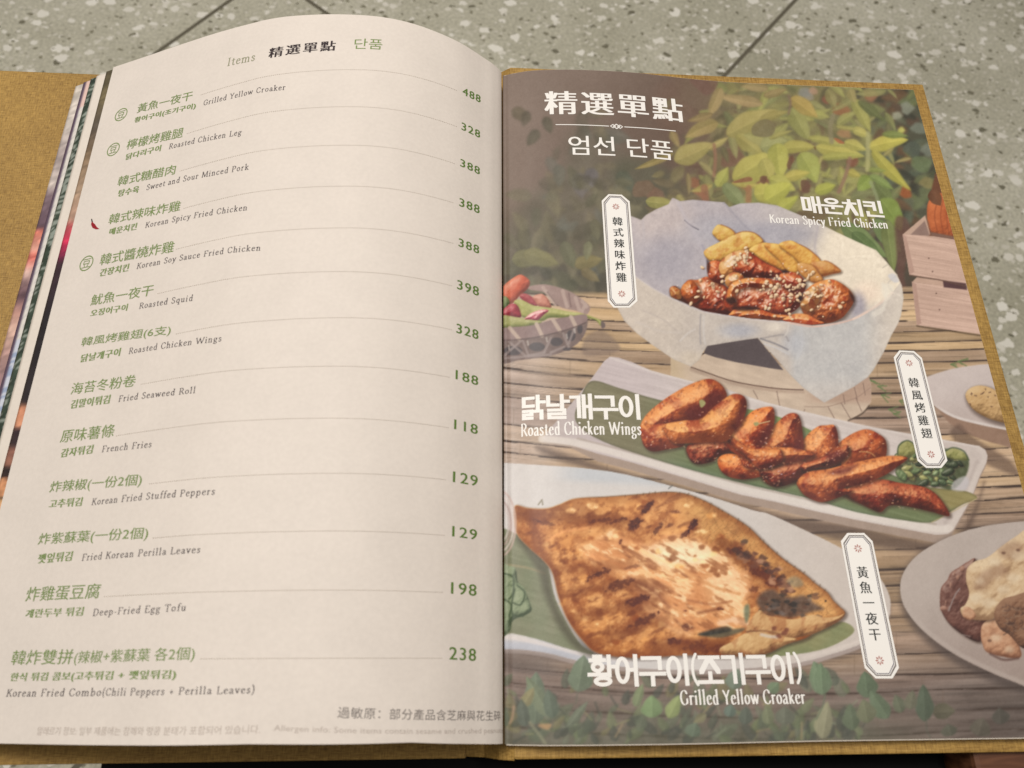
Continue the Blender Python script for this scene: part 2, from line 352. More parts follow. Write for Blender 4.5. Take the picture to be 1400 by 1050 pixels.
    Lf = [(A, (960, 250), (640, 190), 80, (152, 138, 100)), (A, (660, 130), (570, 340), 90, (146, 134, 94)), (A, (1000, 140), (800, 120), 70, (140, 130, 92)), (A, (700, 470), (1060, 290), 160, (152, 150, 88)),
          (A, (640, 380), (400, 490), 110, (142, 132, 84)), (A, (600, 320), (420, 370), 60, (128, 116, 78)), (A, (320, 600), (40, 715), 52, (132, 124, 76)), (A, (325, 655), (600, 530), 150, (152, 150, 90)), (A, (560, 570), (715, 485), 52, (158, 154, 94)),
          (A, (630, 840), (710, 700), 92, (152, 164, 80)), (A, (680, 820), (830, 990), 110, (114, 134, 94)), (A, (735, 815), (980, 850), 50, (168, 166, 84)), (A, (600, 830), (440, 875), 52, (154, 150, 84)),
          (A, (500, 660), (630, 790), 44, (136, 136, 92)), (A, (120, 945), (330, 960), 90, (140, 146, 82)), (A, (345, 900), (400, 960), 50, (140, 140, 90)), (A, (420, 740), (430, 900), 40, (124, 116, 82)), (A, (770, 470), (960, 620), 120, (148, 150, 84)),
          (A, (745, 790), (1060, 590), 190, (164, 168, 82)), (A, (1060, 520), (820, 470), 110, (142, 148, 92)), (A, (300, 440), (360, 560), 60, (134, 124, 84)), (A, (900, 900), (1060, 860), 150, (168, 174, 76)),
          (B, (0, 480), (190, 430), 130, (140, 152, 100)), (B, (150, 490), (395, 480), 96, (156, 160, 78)), (B, (-10, 285), (205, 222), 64, (136, 134, 76)), (B, (20, 110), (190, 60), 60, (130, 120, 80)), (B, (60, 420), (230, 360), 40, (140, 144, 80)),
          (B, (225, 195), (350, 430), 130, (134, 144, 84)), (B, (215, 125), (410, 265), 112, (160, 146, 78)), (B, (395, 475), (745, 545), 105, (168, 172, 82)), (B, (340, 410), (640, 480), 60, (152, 160, 84)), (B, (420, 560), (740, 540), 56, (150, 160, 78)),
          (B, (285, 520), (400, 735), 165, (146, 164, 80)), (B, (160, 705), (355, 660), 78, (168, 168, 78)), (B, (120, 450), (150, 705), 160, (160, 170, 78)), (B, (20, 560), (80, 720), 120, (158, 162, 84)), (B, (60, 700), (250, 790), 110, (160, 170, 80)),
          (B, (30, 860), (220, 740), 150, (164, 176, 72)), (B, (110, 930), (270, 830), 90, (158, 172, 70)), (B, (660, 130), (790, 375), 92, (146, 154, 84)), (B, (640, 60), (680, 160), 70, (140, 138, 90)), (B, (660, 350), (780, 400), 70, (168, 172, 92)),
          (B, (600, 440), (760, 500), 80, (168, 172, 88)), (B, (770, 480), (1060, 425), 105, (178, 180, 80)), (B, (870, 385), (1060, 400), 54, (112, 132, 72)), (B, (700, 150), (890, 290), 66, (88, 102, 66)), (B, (480, 60), (540, 200), 80, (126, 128, 84)),
          (B, (540, 330), (700, 350), 34, (146, 150, 84)), (B, (440, 540), (420, 600), 30, (150, 150, 90)), (B, (390, 800), (540, 750), 86, (152, 168, 68)), (B, (620, 650), (720, 690), 60, (158, 158, 74)), (B, (790, 690), (695, 790), 110, (122, 152, 68)),
          (B, (820, 740), (950, 870), 110, (92, 112, 66)), (B, (780, 680), (955, 785), 62, (114, 142, 78)), (B, (800, 500), (1080, 790), 92, (162, 166, 72)), (B, (1080, 560), (960, 590), 30, (148, 144, 96)), (B, (880, 540), (960, 480), 34, (140, 140, 88)),
          (B, (860, 850), (1010, 1080), 150, (116, 144, 68)), (B, (760, 640), (900, 650), 40, (120, 140, 70)), (B, (430, 680), (520, 690), 34, (140, 148, 80)), (B, (470, 690), (500, 620), 30, (140, 150, 84)), (B, (770, 560), (760, 660), 34, (150, 160, 80))]
    for f, a, b, w, c in Lf:
        p, q = f([a, b]); c = np.array(c)*np.array((1.12, 1.06, 1.0))+(6, 4, 0); leaf(p, q, w/5.25, c, c*np.array((.90, .91, .88)), soft=1.2, seed=a[0], bend=.03*math.sin(a[0]*.7), alpha=.93)
    for p, c, w in [(B([(200, 110), (215, 160), (200, 240)]), (128, 100, 84), 1.4), (B([(640, 560), (610, 680), (560, 800)]), (146, 108, 88), 2.6), (B([(770, 380), (770, 520), (765, 640)]), (176, 174, 112), 3), (B([(520, 250), (500, 340), (510, 440)]), (140, 132, 96), 3.2),
                    (B([(790, 730), (820, 800), (840, 860)]), (146, 158, 110), 2.4), (A([(610, 540), (620, 640), (610, 760)]), (150, 104, 80), 2.2), (A([(540, 850), (548, 930)]), (150, 96, 70), 5), (A([(860, 850), (858, 940)]), (160, 108, 70), 4)]:
        stroke(p, c, w, 1.2, .8)
    put(FULL, (1-sm(YY, 330, 400))*.15*(1-sm(XX, 1150, 1260)), (156, 140, 108))  # pale haze veil mixed into the ink over the upper foliage
    sl = win(900, 90, 1300, 330); kp = INK[sl].copy(); blur(sl, 1); INK[sl] = kp*.35+INK[sl]*.65
    for q in [(B([(205, 560), (230, 540), (225, 600), (205, 640), (188, 610)]), (112, 80, 58)), (B([(0, 690), (45, 690), (30, 740), (0, 730)]), (116, 82, 60)), (B([(290, 720), (345, 725), (350, 800), (300, 800)]), (110, 80, 62)), (A([(930, 370), (1000, 360), (1050, 420), (1010, 480), (900, 475), (880, 420)]), (126, 116, 80)),
              (B([(525, 415), (560, 420), (600, 450), (560, 450)]), (176, 106, 66)), (B([(380, 480), (395, 475), (395, 500)]), (120, 96, 50)), (A([(760, 800), (860, 770), (880, 800), (760, 815)]), (140, 92, 64))]:
        flat(q[0], q[1], soft=1.4, alpha=.85, var=8, vsc=5)
    # lower right leaves beside the crate
    leaf((1195, 300), (1232, 345), 24, (122, 140, 84), seed=2); leaf((1150, 305), (1213, 352), 26, (118, 136, 80), seed=4)
    leaf((1212, 300), (1222, 372), 22, (126, 136, 76), seed=5); leaf((1165, 318), (1205, 350), 18, (102, 122, 70))
    flat([(1224, 300), (1240, 300), (1246, 330), (1236, 372), (1240, 400), (1228, 396), (1226, 350)], (108, 76, 64), soft=3, alpha=.8, var=8)

def g2_(idx, x): return .4+1.2*vnoise(x/90+idx*2.3, idx*4.1+x*0, 1)

def paint_mat():
    # bamboo mat: slats running across, gently bowed
    x, y = XX, YY
    yy = y+.00028*(x-1050)**2*np.where(x < 1050, .55, .12)+.055*(x-1050)*np.where(x > 1050, .35, .10)+fbm(x, y, 140, 2, 4, sx=2)*6
    edges = []; v = 394.; R = np.random.RandomState(11)
    while v < 1080:
        edges.append(v); v += (13+(v-394)*.028)*R.uniform(.75, 1.3)
    edges = np.array(edges); idx = np.clip(np.searchsorted(edges, yy)-1, 0, len(edges)-2)
    w = edges[idx+1]-edges[idx]; f = (yy-edges[idx])/w
    tone = R.uniform(-1, 1, len(edges))[idx]; hue = R.uniform(-1, 1, len(edges))[idx]
    c = mixc((182, 152, 118), (196, 166, 132), tone*.5+.5)
    c = c*(1+.07*tone)[..., None]+(hue*9)[..., None]*np.array((.5, .3, -1.))
    c = mixc2(c, (178, 160, 152), (1-sm(x, 690, 830))*.65)
    c = mixc2(c, (142, 116, 96), sm(y, 610, 790)*sm(x, 1060, 1300)*.62)
    c = mixc2(c, (126, 108, 100), sm(y, 850, 960)*.9)
    c = mixc2(c, (96, 84, 78), sm(y, 850, 985)*sm(x, 1180, 1420)*.85)
    c = c*(1-.08*sm(f, .7, 1.)*g2_(idx, x)+.04*sm(f, .1, .3)*(1-sm(f, .3, .6)))[..., None]
    scr = sm(fbm(x, yy, 1.6, 2, 4, sx=60), .12, .3)*.16; c = c*(1-scr)[..., None]
    c = c+((fbm(x, yy, 3, 3, 2, sx=22)*38)+(fbm(x, yy, 22, 2, 5, sx=3)*26))[..., None]
    gap = np.maximum(1-sm(np.abs(yy-edges[idx]), .5, 1.3+w*.02), 1-sm(np.abs(yy-edges[idx+1]), .5, 1.3+w*.02))
    g2 = sm(vnoise(x/70+idx*3.1, idx*7.7+y*0, 3), .30, .62)
    g3 = np.maximum(1-sm(np.abs(yy-edges[idx]), 1., 2.6), 1-sm(np.abs(yy-edges[idx+1]), 1., 2.6))*sm(vnoise(x/55+idx*1.7, idx*5.1+y*0, 6), .62, .72)
    c = mixc2(c, (66, 50, 42), np.clip(gap*(.08+.92*sm(g2, .2, .9))*.95+g3*.95, 0, 1))
    node = (1-sm(np.abs(((x+idx*97.3+R.uniform(0, 200, len(edges))[idx]) % 210)-105), .3, 1.2))*.28
    c = mixc2(c, (110, 88, 66), node)
    m = sm(y+(x-690)*.02, 398, 408)*(1-(1-sm(y, 400, 470))*sm(x, 1190, 1200)*0)
    put(FULL, m, c)
    # cast shade of the pepper basket
    flat([(800, 462), (820, 452), (838, 462), (846, 480), (800, 486)], (128, 108, 96), soft=3, alpha=.55)
    for a in range(9):
        px, py = [(1195, 395), (1190, 520), (1205, 540), (1230, 548), (1215, 560), (1300, 498), (1310, 494), (1200, 528), (1222, 566)][a]
        for k in range(4):
            t = R.uniform(-.4, .9); L = R.uniform(5, 14); stroke([(px, py), (px+L*math.cos(t), py+L*math.sin(t))], (104, 122, 70), .9, .7, .75)

def paint_crate():
    C = lambda p: zz(1180, 120, 2.917, p)
    flat([(1278, 240), (1292, 236), (1300, 246), (1320, 246), (1330, 380), (1270, 330)], (112, 70, 46), soft=2)
    # pumpkin
    lump(C([(255, 480), (270, 440), (300, 420), (345, 430), (380, 470), (400, 540), (370, 610), (300, 600), (262, 560)]), (92, 44, 24), (184, 92, 44), (214, 118, 62), rnd=24, hk=.8, rough=((10, 1.5), (3, .6)), seed=3)
    for k in range(4): stroke(C([(300+k*22, 440), (285+k*24, 510), (300+k*22, 590)]), (140, 66, 34), .8, .8, .5)
    leaf(C([(270, 410)])[0], C([(310, 470)])[0], 18, (120, 78, 50), rib=False)
    # upper crate
    flat(C([(158, 585), (248, 508), (268, 585), (190, 600)]), (196, 164, 142), smooth=False, var=8, soft=.8)
    flat(C([(185, 590), (246, 530), (266, 590)]), (150, 122, 110), smooth=False, var=8, soft=1)
    flat(C([(248, 508), (262, 540), (272, 590), (400, 640), (400, 600), (270, 575)]), (128, 94, 78), smooth=False, soft=1.5)
    for pts in (C([(158, 585), (275, 592), (420, 615), (470, 800), (185, 745)]), C([(195, 775), (320, 790), (450, 808), (520, 990), (215, 948)])):
        sl, d = flat(pts, (208, 174, 154), smooth=False, soft=.9)
        x, y = XX[sl], YY[sl]; yr = y-.17*x
        g = fbm(x, yr, 2.2, 2, 2, sx=26)*34+fbm(x, yr, 16, 2, 3, sx=3)*14+3*np.sin(yr*1.9+fbm(x, y, 20, 2, 5)*14)
        put(sl, sm(d, -.5, .5), np.array((206, 172, 152), np.float32)+g[..., None]*np.array((1, .95, .9)))
    flat(C([(195, 775), (215, 755), (320, 770), (325, 792)]), (198, 164, 142), smooth=False, var=8, soft=1)
    flat(C([(318, 768), (410, 780), (414, 806), (322, 796)]), (88, 58, 60), smooth=False, soft=1.2)
    flat(C([(158, 585), (172, 592), (205, 735), (185, 745)]), (188, 152, 134), smooth=False, var=6, soft=.8)
    flat(C([(195, 775), (212, 782), (232, 940), (215, 948)]), (186, 150, 132), smooth=False, var=6, soft=.8)
    for q in ((262, 680), (292, 820), (277, 733), (305, 885)):
        p = C([q])[0]; flat([(p[0]+1.1*math.cos(t), p[1]+1.1*math.sin(t)) for t in np.linspace(0, 6, 7)], (120, 92, 80), soft=.6)
    stroke(C([(185, 748), (300, 765), (405, 790)]), (104, 76, 62), .9, 1, .8, False)
    stroke(C([(215, 950), (350, 970), (480, 990)]), (92, 72, 50), 1.2, 1.2, .8, False)

def paint_basket():
    K = lambda p: zz(680, 340, 6.56, p)
    # woven body
    flat(K([(30, 700), (300, 690), (600, 620), (790, 610), (800, 720), (740, 830), (640, 900), (480, 960), (200, 1000), (30, 1010)]), (122, 103, 97), soft=1.2, var=12, vsc=7, zone=6)
    for px, py, rx, ry in [(140, 915, 85, 42), (355, 880, 72, 40), (530, 835, 58, 40), (660, 780, 42, 50), (740, 720, 26, 44), (625, 900, 40, 16)]:
        flat(K([(px+rx*math.cos(t), py+ry*math.sin(t)) for t in np.linspace(0, 6.28, 7)[:-1]]), (84, 76, 78), soft=1., var=6, vsc=6)
    for a, b in [((60, 960), (220, 820)), ((100, 830), (250, 960)), ((230, 830), (280, 960)), ((270, 960), (420, 930)), ((420, 930), (480, 800)), ((480, 930), (600, 880)), ((590, 760), (640, 880)), ((700, 690), (640, 850)), ((40, 985), (480, 950))]:
        stroke(K([a, b]), (158, 142, 138), 1.6, 1, .7, False)
    for a in [(620, 770), (440, 800), (270, 830), (100, 870), (690, 720)]:
        p = K([a])[0]; stroke([p, (p[0]+1, p[1]+5)], (190, 180, 172), 1.2, .8, .7)
    # back rim
    flat(K([(280, 340), (430, 320), (620, 370), (740, 440), (830, 520), (800, 590), (720, 560), (560, 520), (440, 400), (300, 370)]), (160, 134, 126), soft=1.2, var=9, vsc=7, zone=6)
    for a, b in [((410, 350), (520, 500)), ((585, 380), (625, 520)), ((700, 440), (735, 550)), ((760, 470), (800, 520)), ((790, 500), (760, 560))]:
        stroke(K([a, b]), (186, 162, 150), 2.4, 1, .85, False)
    for a, b in [((450, 390), (540, 510)), ((640, 400), (660, 520))]: stroke(K([a, b]), (116, 92, 88), 1., 1, .6, False)
    kw = dict(rough=((8, .8), (3, .3)), zone=6, spec=.25, spow=18)
    lump(K([(30, 420), (60, 330), (160, 250), (220, 235), (290, 290), (270, 360), (200, 420), (150, 480), (100, 500), (40, 470)]), (120, 54, 42), (204, 96, 66), (226, 130, 96), rnd=12, hk=.7, **kw)
    lump(K([(30, 440), (80, 430), (110, 480), (70, 540), (30, 560)]), (70, 84, 48), (122, 136, 84), (150, 160, 112), rnd=7, hk=.7, **kw)
    lump(K([(200, 430), (240, 400), (320, 440), (360, 510), (280, 500)]), (92, 30, 40), (160, 60, 66), (186, 96, 96), rnd=7, hk=.7, **kw)
    lump(K([(320, 430), (400, 405), (460, 460), (480, 530), (380, 520), (340, 480)]), (132, 66, 50), (200, 128, 104), (220, 158, 132), rnd=9, hk=.7, **kw)
    lump(K([(150, 470), (220, 460), (330, 510), (480, 530), (620, 560), (760, 580), (880, 620), (940, 650), (960, 690), (925, 690), (880, 645), (760, 615), (600, 620), (470, 620), (390, 650), (220, 610), (180, 540)]), (96, 104, 46), (162, 162, 84), (190, 188, 116), rnd=9, hk=.7, **kw)
    lump(K([(40, 560), (110, 500), (170, 500), (205, 560), (200, 620), (40, 610)]), (92, 24, 38), (164, 52, 64), (196, 88, 96), rnd=9, hk=.7, **kw)
    lump(K([(30, 600), (180, 615), (330, 640), (400, 660), (300, 690), (30, 705)]), (100, 104, 54), (150, 152, 86), (176, 174, 110), rnd=7, hk=.7, **kw)
    lump(K([(245, 630), (300, 580), (400, 545), (460, 555), (420, 590), (360, 640), (300, 635)]), (112, 34, 52), (192, 70, 92), (232, 150, 150), rnd=5, hk=.8, spec=.7, spow=8, zone=6)
    flat(K([(930, 650), (965, 670), (965, 705), (935, 712)]), (112, 96, 92), soft=1.)
    # front rim
    flat(K([(30, 720), (300, 690), (480, 640), (640, 610), (790, 590), (790, 660), (640, 720), (400, 780), (200, 812), (30, 820)]), (146, 122, 118), soft=1., var=10, vsc=8, zone=6)
    for a, b in [((110, 710), (195, 810)), ((350, 675), (400, 780)), ((500, 640), (560, 735)), ((660, 610), (700, 690))]:
        stroke(K([a, b]), (194, 172, 154), 2.6, 1, .9, False)
    stroke(K([(30, 822), (200, 814), (400, 784), (640, 722), (790, 664)]), (96, 78, 76), 1, 1, .7)

def paint_side_dish():
    # pale dish with a round cookie, half cut by the page edge
    flat([(1268, 540), (1279, 556), (1304, 571), (1341, 581), (1376, 588), (1450, 596), (1450, 640), (1400, 622), (1381, 612), (1340, 600), (1300, 580)], (150, 118, 96), soft=1.4, var=8)
    flat([(1310, 580), (1322, 590), (1340, 604), (1381, 630), (1390, 650), (1340, 630), (1300, 596)], (92, 70, 58), soft=4, alpha=.6)
    sl, d = flat([(1262, 520), (1268, 515), (1299, 505), (1329, 500), (1352, 498), (1440, 496), (1450, 598), (1400, 593), (1376, 588), (1341, 581), (1304, 571), (1279, 556), (1266, 540)], (204, 190, 184), soft=.9, var=5, vsc=30, zone=4)
    x, y = XX[sl], YY[sl]
    put(sl, sm(d, -.5, 1)*sm(y+.1*x, 660, 712)*.4, (176, 156, 146))
    put(sl, sm(d, 0, 1)*(1-sm(d, 2, 5))*sm(y, 548, 565)*.8, (222, 212, 206))
    lump([(1320, 541), (1326, 531), (1340, 527), (1358, 532), (1374, 545), (1384, 560), (1390, 578), (1368, 577), (1345, 569), (1328, 557)], (118, 84, 44), (202, 162, 104), (222, 188, 134), rnd=16, hk=.7, rough=((5, 1.2), (2, .5)), seed=4, zone=4, shadow=3)
    R = np.random.RandomState(5)
    for k in range(26):
        px, py = R.uniform(1326, 1385), R.uniform(530, 572)
        if py < 530+(px-1345)*.35 or py > 560+(px-1345)*.4: continue
        stroke([(px, py), (px+R.uniform(-3, 3), py+R.uniform(-1.5, 2))], (100, 68, 50), .8, .6, .75, False)

def paint_bowl():
    # wooden bowl body under the paper
    sl, d = flat([(917, 486), (945, 500), (964, 483), (1000, 478), (1070, 500), (1120, 520), (1186, 510), (1191, 526), (1191, 549), (1183, 561), (1160, 575), (1120, 590), (1000, 560), (917, 530)], (204, 182, 160), soft=.9, zone=1, smooth=False)
    x, y = XX[sl], YY[sl]
    g = fbm(x, y, 5, 3, 4, sx=6, ang=.25)*30+fbm(x, y, 26, 2, 2)*26
    put(sl, sm(d, -.5, .5)*.9, np.array((204, 182, 158))+g[..., None]*np.array((1, .95, .85)))
    put(sl, sm(d, -1, 1)*(1-sm(x, 917, 950))*.7, (196, 172, 132))
    put(sl, sm(d, -1, 1)*sm(x, 1090, 1130)*(1-sm(y, 545, 556))*.55, (170, 132, 110))
    sm_ = [(945, 502), (965, 509), (1005, 522), (1060, 531), (1098, 533)]
    stroke(sm_, (88, 62, 50), .8, .8, .9); stroke([(a, b+3) for a, b in sm_], (160, 132, 112), 2, 2, .5)
    for a, b in [((1030, 534), (1036, 545)), ((1062, 535), (1066, 555)), ((1132, 556), (1143, 576)), ((1150, 551), (1163, 573)), ((1170, 544), (1178, 562)), ((1180, 524), (1183, 540)), ((1168, 530), (1172, 546)), ((1153, 540), (1155, 552)), ((1100, 560), (1098, 568))]:
        stroke([a, b], (124, 98, 86), .6, .6, .75, False)
    stroke([(1100, 556), (1130, 556), (1152, 550), (1172, 543), (1190, 530)], (150, 120, 104), .6, .6, .6)
    stroke([(1160, 575), (1178, 566), (1188, 555)], (84, 66, 52), 1.1, 1.1, .8)
    # dark hollow behind the lifted paper
    flat([(962, 483), (966, 473), (1000, 466), (1036, 462), (1052, 482), (1071, 506), (1050, 503), (1005, 495), (978, 488.5)], (86, 74, 76), soft=.9, smooth=False, var=4, zone=1)
    # paper: whole outline
    paper = [(845, 423), (840, 400), (843, 350), (848, 310), (862, 295), (876.6, 300.5), (883, 294), (897, 286), (914, 279), (919, 270.5), (922, 271), (930, 275), (947, 273), (971, 275), (990, 276.5), (997, 283), (1012, 278), (1037, 277),
             (1063, 281), (1089, 292), (1119, 304.6), (1143, 317), (1171, 330), (1198, 342), (1212, 358), (1226, 375), (1233, 390), (1235.5, 407), (1232, 431), (1228, 442), (1218, 460), (1208, 482), (1194, 506), (1186, 516), (1168.6, 528), (1143, 542), (1127, 550.5),
             (1115, 542.6), (1098, 530), (1079, 511), (1062, 491), (1048.6, 477), (1036, 462), (1000, 467.5), (967, 473), (961, 482), (957, 491), (944.6, 501), (922, 492), (908.6, 483), (891, 471), (871, 456), (853.7, 439)]
    sl, d = region(paper, 6, False)
    x, y = XX[sl], YY[sl]
    c = np.zeros(x.shape+(3,), np.float32)+np.array((186, 180, 182), np.float32)
    # inside walls: lavender at the left and back, cream at the right
    c = mixc2(c, (178, 172, 182), 1-sm(x, 1010, 1100))
    c = mixc2(c, (190, 180, 184), (1-sm(np.hypot((x-905)/50, (y-300)/45), .4, 1.2)))
    c = mixc2(c, (164, 160, 174), 1-sm(np.hypot((x-915)/45, (y-355)/40), .3, 1.3))
    c = mixc2(c, (168, 166, 180), (1-sm(np.hypot((x-985)/60, (y-315)/26), .3, 1.2))*.9)
    c = mixc2(c, (158, 158, 176), (1-sm(np.hypot((x-1060)/70, (y-320)/22), .3, 1.2))*.7)
    c = mixc2(c, (226, 216, 200), sm(x+.45*(y-330), 1098, 1140)*(1-sm(y-.0*x, 405, 440)))
    c = mixc2(c, (232, 214, 198), (1-sm(np.hypot((x-1185)/26, (y-400)/20), .2, 1.2))*.8)
    c = mixc2(c, (154, 150, 168), (1-sm(np.hypot((x-1172)/16, (y-418)/24), .3, 1.15))*.85)
    # outer skirt below the rim
    rim = np.array([(838, 345), (852, 365), (870, 379), (892, 394), (916, 407), (940, 418), (962, 426.5), (991, 431.5), (1026, 436.5), (1078, 441), (1110, 446.5), (1143, 442.5), (1167, 436), (1186, 426), (1203, 415), (1220, 400), (1236, 380)], float)
    ry = np.interp(x, rim[:, 0], rim[:, 1]); sk = sm(y-ry, -.8, .8)
    s = np.zeros_like(c)+np.array((188, 180, 176), np.float32)
    s = mixc2(s, (196, 186, 178), 1-sm(x, 900, 980))
    s = mixc2(s, (184, 184, 188), sm(x, 1075, 1090)*(1-sm(x, 1180, 1225)))
    s = mixc2(s, (206, 198, 190), sm(x, 1170, 1225)*.8)
    s = mixc2(s, (168, 170, 184), (1-sm(np.hypot((x-1010)/34, (y-452)/13), .2, 1.2))*.9)
    s = mixc2(s, (212, 204, 196), (1-sm(np.hypot((x-1060)/18, (y-447)/10), .2, 1.2)))
    s = mixc2(s, (168, 172, 186), (1-sm(np.hypot((x-1085)/22, (y-470)/22), .2, 1.2))*.7)
    s = mixc2(s, (194, 188, 186), sm(y, 505, 545)*.8)
    s = mixc2(s, (204, 192, 178), (1-sm(np.hypot((x-945)/24, (y-490)/14), .2, 1.2))*.8)
    c = c*(1-sk[..., None])+s*sk[..., None]
    fib = fbm(x, y, 3.5, 3, 2)*16+fbm(x, y, 16, 3, 6)*16
    c = c+fib[..., None]*np.array((1, 1, .9), np.float32)
    c = c*(1-.05*(1-sm(d, 0, 2.5)))[..., None]
    c = c*np.array((1.06, 1.045, 1.01), np.float32)+(fbm(x, y, 1.6, 2, 3)*9)[..., None]
    rg = np.abs(fbm(x, y, 44, 2, 1)); rg2 = np.abs(fbm(x, y, 30, 2, 5, sx=2.2, ang=.8))
    c = c+((1-sm(rg, .0, .03))*9-(1-sm(np.abs(rg-.045), 0, .03))*7+(1-sm(rg2, 0, .022))*7-(1-sm(np.abs(rg2-.035), 0, .025))*6)[..., None]*(.15+.35*sm(x, 1080, 1190)[..., None])
    put(sl, sm(d, -.8, .8), c); ZONE[sl][d > 0] = 1
    # rim glow and folds
    q = [(a, b) for a, b in rim if a > 845]
    stroke(q[:9], (214, 204, 200), 1.2, 1.2, .5)
    stroke(q[8:13], (232, 188, 168), 1.1, 1., .7); stroke(q[11:15], (236, 210, 192), 1.6, 1.2, .7)
    stroke([(990, 277), (1010, 300), (1026, 316), (1045, 330)], (150, 146, 160), 1.2, 1.6, .4)
    stroke([(936, 301), (944, 308), (955, 314)], (112, 106, 118), .8, .8, .8); stroke([(937, 300), (948, 306), (958, 312)], (198, 190, 194), .9, .9, .6)
    stroke([(928, 278), (938, 300), (950, 320), (962, 345), (966, 372)], (196, 188, 196), 2.5, 3, .5); stroke([(960, 335), (966, 352), (968, 370)], (146, 142, 160), 1.4, 2, .5)
    stroke([(879, 302), (880, 330), (872, 352)], (192, 184, 188), 1.4, 2, .5)
    stroke([(1119, 306), (1116, 322), (1114, 340), (1118, 352)], (170, 162, 172), 1.5, 2.5, .5)
    stroke([(958, 430), (957, 452), (958, 470)], (152, 146, 150), 1., 1.2, .6); stroke([(962, 432), (962, 455), (964, 470)], (212, 206, 202), 1.4, 1.2, .6)
    stroke([(930, 466), (940, 456), (950, 450)], (216, 208, 202), 1.2, 1, .6); stroke([(880, 425), (905, 436), (925, 452)], (178, 166, 160), 1, 1.4, .4); stroke([(870, 440), (900, 452), (930, 455)], (206, 196, 188), 1.4, 1.6, .4)
    stroke([(1040, 463), (1060, 459), (1072, 458), (1078, 466)], (150, 142, 142), 1.1, 1.2, .6); stroke([(1040, 463), (1060, 470), (1077, 478)], (120, 116, 124), 1.2, 1., .7); stroke([(1045, 470), (1062, 476), (1078, 484)], (200, 200, 206), 1, 1, .6)
    stroke([(1078, 441), (1077, 452), (1073, 459)], (214, 206, 198), 1.1, 1., .7)
    stroke([(1095, 446), (1097, 470), (1090, 490)], (196, 196, 202), 1.4, 2, .4); stroke([(1207, 388), (1212, 400), (1208, 420)], (238, 230, 214), 2, 2, .6)
    stroke([(1226, 376), (1214, 388), (1220, 398)], (204, 194, 182), 1.2, 1.2, .6); stroke([(1207, 366), (1213, 362)], (186, 176, 162), .8, 1, .6)
    flat([(1214, 377), (1222, 374), (1229, 384), (1222, 386)], (206, 206, 214), soft=1.5, alpha=.7); flat([(1192, 428), (1206, 420), (1210, 424), (1197, 433)], (232, 224, 210), soft=1.5, alpha=.6)
    flat([(1206, 390), (1218, 388), (1222, 396), (1214, 410), (1206, 402)], (240, 232, 214), soft=2, alpha=.6)
    # fries
    F = lambda p: zz(820, 260, 5.833, p); G = lambda p: zz(1020, 300, 6.5625, p)
    kw = dict(rough=((7, .9), (2.5, .5)), zone=1, spec=.15, spow=10, smooth=True)
    fr = [(F([(905, 345), (935, 295), (970, 290), (1040, 320), (1075, 360), (1050, 400), (980, 415), (930, 380)]), 0), (F([(850, 500), (880, 465), (960, 425), (1070, 370), (1140, 348), (1220, 360), (1280, 415), (1250, 450), (1170, 480), (1060, 520), (960, 565), (890, 555)]), 0),
          (G([(40, 290), (110, 240), (200, 232), (290, 300), (340, 370), (350, 450), (290, 440), (180, 390), (90, 350)]), 1), (G([(180, 240), (290, 240), (380, 290), (450, 360), (470, 420), (440, 475), (370, 460), (300, 370), (220, 300)]), 1),
          (G([(310, 245), (400, 208), (480, 240), (570, 290), (655, 380), (560, 425), (490, 400), (420, 330)]), 1), (G([(590, 405), (640, 390), (730, 390), (835, 465), (760, 490), (670, 510), (620, 470)]), 2), (G([(470, 420), (510, 405), (600, 430), (650, 490), (680, 545), (640, 570), (560, 545), (490, 490)]), 2)]
    for p, k in fr:
        g = np.mean(p, 0); p = [(g[0]+(a-g[0])*1.1, g[1]+(b-g[1])*1.12-1) for a, b in p]
        dk, b, l = [((136, 84, 34), (218, 170, 70), (238, 204, 108)), ((140, 84, 26), (222, 160, 58), (242, 200, 92)), ((128, 70, 26), (204, 136, 58), (228, 172, 92))][k]
        lump(p, dk, b, l, rnd=9, hk=.55, shadow=1.5, seed=int(p[0][0]), stain=(.05, .16, .22), stsc=9, **kw)
        stroke(spl(p, 4)[len(p)*1:len(p)*3], (160, 86, 40), .8, 1, .55, False)
    # sauced chicken pieces
    kw = dict(rough=((9, 4.), (4, 1.6)), zone=1, spec=.8, spow=14, hk=1., crisp=.2)
    gl = ((92, 36, 16), (206, 102, 36), (246, 168, 84)); dkc = ((62, 18, 14), (176, 70, 32), (236, 136, 70)); go = ((128, 72, 30), (214, 146, 70), (238, 188, 116))
